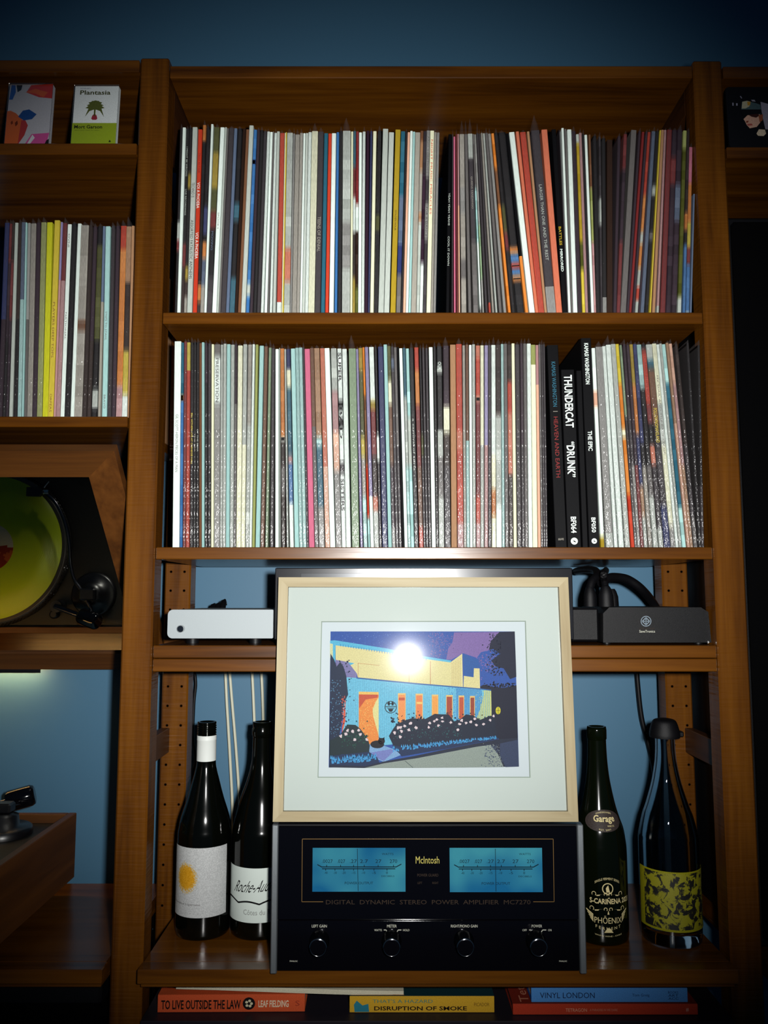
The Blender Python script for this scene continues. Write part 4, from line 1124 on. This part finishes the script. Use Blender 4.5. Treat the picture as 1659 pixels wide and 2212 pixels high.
MB().box(cw_*0.85,cw_*1.22,-0.006,0.006,HB-0.0005,HB+0.008,bev=0.0018).build('stopper_tab',M_BLACK,bt4)
o=patch('front_label',M_LABELY,bt4,rf,fz(.082),fz(.332),math.radians(-84),math.radians(80),40,6,off=0.0007)
for za,zb in ((fz(.074),fz(.084)),(fz(.331),fz(.339))): patch('label_border',M_LABELYEDGE,o,rf,za,zb,math.radians(-88),math.radians(84),40,1,off=0.0009)
for a0,a1 in ((-88,-72),(78,84)): patch('label_border',M_LABELYEDGE,o,rf,fz(.08),fz(.335),math.radians(a0),math.radians(a1),6,4,off=0.001)
# dark board leaning behind it
q0=at(1512,1827,0.28); tag(MB().box(0,0.085,0,0.008,0,q0.z-c4,bev=0.0015).build('black_panel',M_BLACK,None,(q0.x,0.205,c4+0.0003)),'dark panel standing behind the clear bottle at the right post','panel')

# ------------------------------------------------------------------ books under the bottom shelf
def book(px0,px1,py0,py1,dep,Y,label,spine,cover,name='book',z0=None,rot=0.0,pages=True):
    L_,R_=X(px0,(py0+py1)/2,Y),X(px1,(py0+py1)/2,Y); zb=z0 if z0 is not None else zs5; zt=zb+(Z(py0,Y)-Z(py1,Y))
    o=empty(name,(L_,Y,zb+0.0004)); o.rotation_euler=(0,0,rot); w_=R_-L_; h_=zt-zb; tag(o,label,'book','books under the bottom shelf')
    mb=MB(); t_=0.0016
    mb.box(0,w_,0,0.002,0,h_,spine,bev=0.0005); mb.box(0,w_,0.0021,dep,0,t_,cover); mb.box(0,w_,0.0021,dep,h_-t_,h_,cover)
    mb.build('cover',M_PRINT,o)
    MB().box(0.002,w_-0.002,0.003,dep-0.003,t_+0.0001,h_-t_-0.0001).build('pages',M_PAGES,o)
    return o,w_,h_
def btext(mb,w_,h_,body,u0,u1,v0,v1,col): text(mb,body,lambda u,v:(w_*(u0+(u1-u0)*u),-0.0004,h_*(v0+(v1-v0)*v)),col)
BY=0.012
o,w_,h_=book(340,658,2163.5,2201,0.13,BY,'orange paperback with black title lying under the bottom shelf at left',(206,84,44),(196,84,44),rot=0.012)
t=MB(); btext(t,w_,h_,'*TO LIVE OUTSIDE THE LAW',.025,.565,.18,.72,(20,14,14)); btext(t,w_,h_,'*LEAF FIELDING',.685,.89,.28,.68,(226,206,176))
t.poly([(w_*.62+h_*.38*math.cos(a),-0.0004,h_*.5+h_*.36*math.sin(a)) for a in [2*math.pi*k/18 for k in range(18)]],(18,14,16))
for k in range(5): t.poly([(w_*.62+h_*.16*math.cos(1.3*k)+h_*.09*math.cos(a),-0.0006,h_*.5+h_*.16*math.sin(1.3*k)+h_*.08*math.sin(a)) for a in [2*math.pi*j/8 for j in range(8)]],(214,206,170))
btext(t,w_,h_,'S',.935,.965,.35,.65,(150,54,34))
for k,(a,b) in enumerate(((.08,.2),(.24,.3),(.33,.42),(.46,.6))): t.poly([(w_*a,.02,h_+.0003),(w_*b,.02,h_+.0003),(w_*b,.05,h_+.0003),(w_*a,.05,h_+.0003)],(22,18,16) if k==0 else (120,44,26))
t.build('cover_print',M_INK,o); zo=zs5+h_
o,w_,h_=book(755,1068,2163,2198,0.13,BY,'yellow paperback with black stencil title lying in the middle under the shelf',(206,160,40),(16,52,58))
t=MB(); btext(t,w_,h_,"THAT'S A HAZARD",.16,.575,.60,.82,(62,124,110)); btext(t,w_,h_,'*DISRUPTION OF SMOKE',.17,.81,.14,.40,(34,22,10)); btext(t,w_,h_,'PICADOR',.86,.965,.40,.62,(110,80,24))
t.poly([(w_*.035,-.0004,h_*.05),(w_*.135,-.0004,h_*.05),(w_*.13,-.0004,h_*.55),(w_*.09,-.0004,h_*.45),(w_*.05,-.0004,h_*.75),(w_*.03,-.0004,h_*.5)],(40,120,140))
t.poly([(w_*.01,.003,h_+.0003),(w_*.38,.003,h_+.0003),(w_*.3,.05,h_+.0003),(w_*.01,.05,h_+.0003)],(150,96,34)); t.build('cover_print',M_INK,o); zy=zs5+h_
o,w_,h_=book(1108,1508,2181,2204,0.16,BY-0.006,'large thin red book lying below the blue one at right',(176,54,30),(120,36,24))
t=MB(); btext(t,w_,h_,'TETRAGON',.285,.40,.30,.62,(214,150,120)); btext(t,w_,h_,'A PARADISE IN WE DARE',.415,.565,.36,.58,(196,120,96)); btext(t,w_,h_,'#',.935,.95,.3,.66,(220,170,150))
text(t,'Tetra',lambda u,v:(w_*(.095-.05*v),.006+.07*u,h_+.0003),(190,120,96)); t.build('cover_print',M_INK,o); zr=zs5+h_+0.0006
o,w_,h_=book(1148,1486,2148.5,2179,0.14,BY-0.002,'blue paperback with dark title lying on the large red book',(72,132,196),(26,62,128),z0=zr)
t=MB(); btext(t,w_,h_,'VINYL LONDON',.055,.405,.30,.70,(14,28,62)); btext(t,w_,h_,'Tom Greig',.645,.755,.36,.62,(20,44,88))
for i,wd_ in enumerate(('ACC','ART','BOOKS')): btext(t,w_,h_,wd_,.875,.94,.18+.22*i,.36+.22*i,(20,44,88))
for k in range(14):
    a=random.uniform(.48,.9); b=random.uniform(.01,.06); t.poly([(w_*a,b,h_+.0003),(w_*(a+.05),b,h_+.0003),(w_*(a+.05),b+.02,h_+.0003),(w_*a,b+.02,h_+.0003)],random.choice([(70,50,60),(30,26,40),(110,80,80)]))
t.build('cover_print',M_INK,o)
# limp magazine lying across the two left books
m0=[(380,2139.5),(470,2142),(600,2147),(720,2151),(800,2153),(872,2154.5)]
mb=MB(); L_=[at(x,y,0.016) for x,y in m0]; L_=[q+Vector((0,0,0.0025)) for q in L_]; base=L_[0].copy(); dz_=max(0,zo+0.004-L_[2].z)
for sht in range(4):
    off=sht*0.0014-0.0006; vs=[]
    for q in L_: vs+=[(q.x-base.x,0.0005*sht,q.z-base.z+off),(q.x-base.x,0.12,q.z-base.z+off+0.002),(q.x-base.x,0.12,q.z-base.z+off+0.0032),(q.x-base.x,0.0005*sht,q.z-base.z+off+0.0012)]
    fs=[]
    for i in range(5):
        a=i*4; fs+=[[a,a+4,a+7,a+3],[a+3,a+7,a+6,a+2],[a+2,a+6,a+5,a+1],[a+1,a+5,a+4,a]]
    fs+=[[0,3,2,1],[20,21,22,23]]; mb.add(vs,fs)
tag(mb.build('magazine',M_PAGES,None,base),'limp white magazine lying across the orange and yellow paperbacks','magazine')

# ------------------------------------------------------------------ left bay: mirror over the turntable
MC=1.34                                   # mirror plane: (y+D) + (z-camera height) = MC
def mpl(px,py): r=ray(px,py); t=MC/(r.y+r.z); return ORG+r*t
top_out=mpl(0,974); bot_out=mpl(0,1446); 
mo=tag(empty('tilted_mirror',(-0.8,top_out.y,top_out.z)),'wood framed mirror tilted over the turntable, showing its yellow record','mirror')
e_d=Vector((0,1,-1)).normalized(); n_m=Vector((0,-1,-1)).normalized()
LM=(bot_out-top_out).dot(e_d); xR=-0.4525; xL=-1.235; BW=0.046
def mp(x,s,d): v=e_d*s-n_m*d; return (x+0.8,v.y,v.z)       # d = behind the front face
def mbar(pts,m_): MB().prism([mp(x,s,0) for x,s in pts],-n_m*0.016).build('frame_bar',m_,mo)
mbar([(xL,0),(xR,0),(xR-BW,BW),(xL+BW,BW)],M_PLINTHX); mbar([(xL,LM),(xL+BW,LM-BW+0.004),(xR-BW,LM-BW+0.004),(xR,LM)],M_PLINTHX)
mbar([(xL,0),(xL+BW,BW),(xL+BW,LM-BW),(xL,LM)],M_PLINTH); mbar([(xR,0),(xR,LM),(xR-BW,LM-BW),(xR-BW,BW)],M_PLINTH)
MB().poly([mp(xL+BW,BW,0.004),mp(xL+BW,LM-BW+.004,0.004),mp(xR-BW,LM-BW+.004,0.004),mp(xR-BW,BW,0.004)]).build('mirror_glass',M_MIRROR,mo)
MB().prism([mp(xL+0.01,0.01,0.0165),mp(xR-0.01,0.01,0.0165),mp(xR-0.01,LM-0.01,0.0165),mp(xL+0.01,LM-0.01,0.0165)],-n_m*0.003).build('backing_board',M_DECK,mo)
# warm strip lamp below the mirror foot
lp=tag(empty('strip_lamp',(-0.85,0.312,bot_out.z+0.002)),'small warm strip lamp glowing at the wall under the tilted mirror','lamp')
MB().box(-0.165,0.165,-0.006,0.010,0.0,0.009,bev=0.001).box(-0.165,0.165,-0.006,-0.0042,-0.009,0.0).build('lamp_housing',M_BLACKMETAL,lp)  # front lip added to keep the strip's light off the turntable record
MB().box(-0.16,0.16,-0.0034,0.0035,-0.003,-0.0004).build('lamp_diffuser',M_LAMP,lp)

# turntable
ZT=CAM_Z-0.361                            # rim height
rr_c=atz(166,1755,ZT); PX1=rr_c.x; PYr=min(rr_c.y,WALL_Y-0.02); PX0=PX1-0.50; PYf=PYr-0.36
zbot=ZT-0.105
tt=tag(empty('turntable',((PX0+PX1)/2,(PYf+PYr)/2,c4)),'turntable in a wooden plinth with yellow record, lower left corner','turntable')
tx,ty=(PX0+PX1)/2,(PYf+PYr)/2; hx,hy=(PX1-PX0)/2,(PYr-PYf)/2; z1=ZT-c4; z0=zbot-c4; RW=0.013
for s in (-1,1):
    MB().box(s*hx,s*(hx-RW),-hy,hy,z0,z1,bev=0.0012).build('plinth_side',M_PLINTH,tt)
    MB().box(-hx+RW,hx-RW,s*hy,s*(hy-RW),z0,z1,bev=0.0012).build('plinth_side',M_PLINTHX,tt)
    for u in (-1,1): MB().lathe([(0.02,0.0003),(0.022,z0*0.5),(0.018,z0+0.0005)],20,mat4=Matrix.Translation((s*(hx-0.06),u*(hy-0.06),0))).build('foot',M_RUBBER,tt)
DK=z1-0.014
MB().box(-hx+RW,hx-RW,-hy+RW,hy-RW,DK-0.02,DK).build('deck',M_DECK,tt)
def mir(px,py,z):                         # point at height z seen at (px,py) in the mirror
    q=mpl(px,py); r=ray(px,py); r=r-2*r.dot(n_m)*n_m; t=(z-q.z)/r.z; return q+r*t
rc=mir(-27,1188,c4+DK+0.022); rcx,rcy=rc.x-tx,rc.y-ty
Tm=Matrix.Translation((rcx,rcy,0))
pl=MB().lathe([(0.150,DK+0.001),(0.163,DK+0.003),(0.166,DK+0.006),(0.160,DK+0.0165),(0.157,DK+0.018)],72,mat4=Tm).build('platter',plain('platter_metal',(84,80,76),0.35,0.5,metal=0.7),tt)
dt=MB()
for row,(zz_,r_) in enumerate(((DK+0.0085,0.1652),(DK+0.0120,0.1632),(DK+0.0150,0.1614))):
    for k in range(120):
        a=2*math.pi*(k+0.5*(row%2))/120; cc,ss=math.cos(a),math.sin(a); d=0.0011
        p=Vector((rcx+r_*cc,rcy+r_*ss,zz_)); tg=Vector((-ss,cc,0))*d; upv=Vector((-0.5*cc,-0.5*ss,0.86))*d; nn=Vector((cc*.86,ss*.86,.5))*0.0003
        dt.poly([p+nn-tg-upv,p+nn+tg-upv,p+nn+tg+upv,p+nn-tg+upv])
dt=dt.build('strobe_dots',M_CHROME,pl); dt['kind']='stuff'
rec=tag(MB().lathe([(0.03,0),(0.1505,0),(0.151,0.0009),(0.1505,0.0018),(0.1,0.0016),(0.052,0.0018),(0.004,0.0018)],96).build('vinyl_record',M_VINYL,None,(rc.x,rc.y,c4+DK+0.0183)),'translucent yellow record lying on the turntable platter','record')
def lab(u,v):
    x,y=u*2-1,v*2-1; return (206,196,170) if (y<-0.05 and x>-0.4+0.3*math.sin(5*y)) else ((196,92,44) if (math.sin(7*x+3*y)+math.sin(9*y-2*x))>0.1 else (150,52,34))
lb=MB()
for i in range(24):
    for j in range(48):
        a0,a1=2*math.pi*j/48,2*math.pi*(j+1)/48; ra,rb=0.05*i/24+0.0037*(i==0),0.05*(i+1)/24
        am=(a0+a1)/2; rm=(ra+rb)/2/0.05
        lb.poly([(r*math.cos(a),r*math.sin(a),0.0020) for r,a in ((ra,a0),(rb,a0),(rb,a1),(ra,a1))],lab((1+rm*math.cos(am))/2,(1+rm*math.sin(am))/2))
part_label(lb.build('centre_label',M_PRINT,rec),'orange and cream centre label')
# tonearm: base, S-shaped tube, headshell, counterweight
pv=mir(188,1290,c4+DK+0.04); hs=mir(64,1076,c4+DK+0.030)
def loc(v): return Vector((v.x-tx,v.y-ty,v.z-c4))
za=DK+0.038
path=[mir(92,1068,c4+za),mir(118,1092,c4+za),mir(138,1135,c4+za),mir(147,1180,c4+za),mir(150,1225,c4+za),mir(158,1258,c4+za),mir(172,1280,c4+za),mir(190,1312,c4+za),mir(198,1332,c4+za)]
ap=[loc(p_) for p_ in smooth_path(path,6)]
arm=MB().tube(ap,0.0038,12).build('tonearm',M_DARKCHROME,tt)
h0=loc(mir(58,1068,c4+za-.004)); h1=ap[0]; d=(h1-h0).normalized(); sd=Vector((-d.y,d.x,0))*0.0105
MB().prism([h0-sd*0.9,h1-d*0.006-sd,h1-sd*0.35,h1+sd*0.35,h1-d*0.006+sd,h0+sd*0.9],(0,0,0.009)).build('headshell',M_BLACKMETAL,arm)
MB().tube([h1-d*0.004,h1+d*0.012],0.0052,14).build('collar',M_CHROME,arm)
fl0=h1-sd*0.9; MB().tube([fl0,fl0-sd*1.2+d*0.01],0.0014,8).build('finger_lift',M_CHROME,arm)
pb=loc(pv)
MB().lathe([(0.046,DK+0.0005),(0.046,DK+0.010),(0.042,DK+0.013),(0.026,DK+0.014),(0.024,DK+0.030),(0.016,DK+0.034)],40,mat4=Matrix.Translation((pb.x,pb.y,0))).build('tonearm_base',M_BLACKMETAL,tt)
MB().box(pb.x-0.016,pb.x+0.016,pb.y-0.012,pb.y+0.012,DK+0.034,DK+0.050,bev=0.003).build('gimbal',M_BLACKMETAL,tt)
cwp=loc(at(45,1724,min(PYr-0.03,0.22))); dirc=Vector((0.93,0.30,0.22)).normalized()
MB().tube([cwp-dirc*0.085,cwp-dirc*0.02],0.0055,12).build('counterweight_stub',M_DARKCHROME,arm)
MB().tube([cwp-dirc*0.022,cwp-dirc*0.018,cwp+dirc*0.016,cwp+dirc*0.021,cwp+dirc*0.022],[0.0145,0.0172,0.0172,0.0148,0.0125],28).build('counterweight',M_BLACKGLASS,arm)
MB().tube([cwp-dirc*0.085+Vector((0,0,-0.035)),cwp-dirc*0.083],[0.014,0.012],16).build('pivot_post',M_BLACKMETAL,arm)
kn=loc(mir(118,1333,c4+DK)); MB().lathe([(0.009,DK+0.0003),(0.009,DK+0.012),(0.006,DK+0.014)],20,mat4=Matrix.Translation((kn.x,kn.y,0))).build('speed_knob',M_BLACKMETAL,tt)

# ------------------------------------------------------------------ cassettes and picture sleeve on the high side shelves
def cassette(px0,px1,py0,py1,Y,label,cols,lean=0.07):
    L_,R_=X(px0,(py0+py1)/2,Y),X(px1,(py0+py1)/2,Y); h_=Z(py0,Y)-l1; w_=R_-L_
    o=empty('cassette_case',(L_,Y,l1+0.0019)); o.rotation_euler=(-lean,0,0); tag(o,label,'cassette','cassettes on the left top shelf')
    MB().box(0,w_,0.0012,0.011,0.0,h_,cols[0],bev=0.0008).build('inlay_card',M_PRINT,o)
    MB().box(-0.0006,w_+0.0006,0.0,0.0009,-0.0001,h_+0.0006).build('clear_lid',M_METERGLASS,o)
    return o,w_,h_
o,w_,h_=cassette(12,107,176,305,0.008,'cassette case with abstract painted cover, grey with orange and red patches',[(190,190,198)])
t=MB()
def ab(pts,col,k): t.poly([(w_*u,0.0011-0.00008*k,h_*v) for u,v in pts],col)
ab([(0,0),(.30,0),(.42,.2),(.36,.42),(.2,.52),(.08,.56),(0,.55)],(206,96,30),1)
ab([(.30,0),(.44,.16),(.5,.32),(.42,.42),(.34,.4)],(176,50,44),2)
ab([(.45,0),(.95,0),(1,.2),(.6,.18)],(206,80,150),1); ab([(.50,0),(.62,.17),(.68,.12),(.56,0)],(220,220,226),2)
ab([(.40,.86),(.5,.98),(1,1),(1,.76),(.7,.78)],(196,50,40),1); ab([(.38,.86),(.62,.84),(.8,.78),(.9,.86),(.6,.92)],(212,92,36),2)
ab([(.26,.46),(.36,.56),(.5,.58),(.68,.5),(.58,.42),(.4,.4)],(30,70,130),3); ab([(.02,.74),(.05,.98),(.14,.98),(.16,.86),(.1,.74)],(40,90,170),1)
ab([(.16,.98),(.2,.86),(.28,.9),(.3,.98)],(24,20,24),2); ab([(.2,.36),(.25,.4),(.27,.34),(.22,.3)],(96,40,20),3); ab([(.10,.37),(.14,.4),(.16,.35),(.12,.33)],(110,46,20),3)
ab([(.9,0),(1,.02),(1,.1),(.95,.08)],(24,22,24),3)
t.build('cover_print',M_PRINT,o)
o,w_,h_=cassette(155,251,180,308,0.008,'cassette case with white cover showing a green plant above a green band',[(240,248,248)])
t=MB(); ab([(0,0),(1,0),(1,.37),(0,.37)],(150,172,28),1)
def ctx(body,u0,u1,v0,v1,col,k=3): text(t,body,lambda u,v:(w_*(u0+(u1-u0)*u),0.0011-0.00008*k,h_*(v0+(v1-v0)*v)),col)
ctx('*Plantasia',.13,.82,.845,.92,(66,70,34)); ctx('*Mort Garson',.05,.68,.275,.335,(30,34,12)); ctx('warm earth music for plants',.06,.62,.235,.258,(70,80,20)); ctx('MOTHER EARTH',.13,.37,.94,.962,(110,110,140))
for k in range(11):
    a=math.radians(-12+20.4*k); L1=.24 if 2<k<8 else .22; dx_,dy_=math.cos(a),math.sin(a)
    cxx,cyy=.49,.60; tipx,tipy=cxx+dx_*L1*1.0,cyy+dy_*L1*.62-(0.10 if k in (0,10) else 0)
    mx_,my_=cxx+dx_*L1*.6,cyy+dy_*L1*.5+.02
    ab([(cxx,cyy),(mx_-dy_*.045,my_+dx_*.03),(tipx,tipy),(mx_+dy_*.045,my_-dx_*.03)],(84,92,40),3+(k%2))
ab([(.47,.6),(.51,.6),(.505,.48),(.475,.48)],(84,92,40),5); ab([(.42,.44),(.44,.49),(.49,.53),(.54,.49),(.56,.44),(.53,.42),(.45,.42)],(150,44,60),5)
ab([(.84,.05),(.90,.05),(.87,.09)],(24,34,10),3)
t.build('cover_print',M_PRINT,o)
# yellow glints beside: slim yellow tape standing behind each case
Yp=0.005; L_,T_=X(1573,250,Yp),Z(184,Yp); W_=0.118; h_=T_-r1
o=empty('picture_sleeve',(L_,Yp,r1+0.0012)); o.rotation_euler=(-0.06,0,0); tag(o,'small black picture sleeve with photo of a person in a cap, top right','record sleeve')
pts=[]
for cx_,cz_,a0 in ((W_-.006,h_-.006,0),(.006,h_-.006,90),(.006,.006,180),(W_-.006,.006,270)):
    for k in range(5): a=math.radians(a0+22.5*k); pts.append((cx_+.006*math.cos(a),0,cz_+.006*math.sin(a)))
MB().prism(pts,(0,0.005,0)).build('card',plain('black_card',(12,12,16),0.5,0.3),o)
t=MB(); kpm=1/1440.0
def pp(pts,col,k):   # points in zoomed photo pixels
    t.poly([((X(1560+x/9.21,120+y/9.21,Yp)-L_),-0.0002-0.00008*k,Z(120+y/9.21,Yp)-r1) for x,y in pts],col)
pp([(790,900),(1000,960),(1000,1480),(870,1470),(820,1200),(800,1050)],(150,146,160),1)
pp([(440,1260),(520,1180),(640,1170),(760,1160),(800,1240),(770,1330),(700,1420),(560,1450),(500,1380),(470,1310)],(216,170,146),2)
pp([(540,1170),(740,1150),(760,1190),(690,1230),(600,1210)],(60,30,26),3); pp([(490,1300),(540,1290),(530,1330),(490,1340)],(140,70,54),3); pp([(500,1360),(600,1350),(620,1390),(530,1400)],(176,90,80),3)
pp([(740,1180),(830,1160),(820,1280),(760,1330),(750,1250)],(150,80,50),4)
pp([(400,1050),(420,900),(520,880),(700,930),(780,960),(800,1120),(790,1160),(640,1150),(420,1100)],(70,92,96),3)
pp([(410,1040),(425,900),(520,880),(590,900),(560,1000),(480,1040)],(186,180,150),4); pp([(520,900),(590,900),(580,970),(530,980)],(190,140,50),5)
pp([(380,1060),(800,1060),(810,1150),(640,1160),(430,1190)],(14,14,18),5)
pp([(690,1560),(740,1470),(860,1480),(880,1560),(830,1610),(720,1605)],(216,196,168),3); pp([(600,860),(670,860),(690,900),(620,890)],(150,146,160),4)
pp([(225,920),(250,920),(250,980),(225,980)],(150,150,170),2); pp([(300,930),(330,930),(330,980),(300,980)],(150,150,170),2); pp([(380,780),(400,780),(425,825),(405,830)],(140,140,160),2)
t.build('cover_photo',M_PRINT,o)

# ------------------------------------------------------------------ dark loudspeaker filling the right bay
zsp=Z(455,0.02); sx0=OUT+0.012
sp=tag(empty('loudspeaker',(sx0,0.03,zb4*0+zt4+0.0004)),'tall black loudspeaker cabinet in the dark bay right of the shelf','loudspeaker')
hh=zsp-zt4
MB().box(0,0.36,0.012,0.26,0.0,hh,bev=0.004).build('cabinet',M_BLACK,sp)
MB().box(0.006,0.354,0.0,0.0115,0.012,hh-0.012,bev=0.004).build('grille',M_GRILLE,sp)
MB().box(0.10,0.16,-0.0012,-0.0002,0.03,0.04).build('badge_plate',M_BLACKMETAL,sp)

# black box added to darken the space below the left bay's bottom board
zb_=zb4-0.012; sbx=tag(empty('dark_fill_box',(-0.85,0.02,0.62)),'black box added to darken the space below the lower left shelf','box')
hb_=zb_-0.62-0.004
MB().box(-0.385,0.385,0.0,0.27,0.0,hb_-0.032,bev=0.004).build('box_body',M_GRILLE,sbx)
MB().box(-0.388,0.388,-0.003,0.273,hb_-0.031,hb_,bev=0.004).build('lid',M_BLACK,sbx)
MB().box(-1.243,-OUT-0.003,0.0,0.29,0.600,0.618,bev=0.001).build('shelf_board',M_SHELF,unit)
MB().box(-0.05,0.05,-0.008,-0.0035,hb_-0.06,hb_-0.045,bev=0.0015).build('handle',M_BLACKMETAL,sbx)
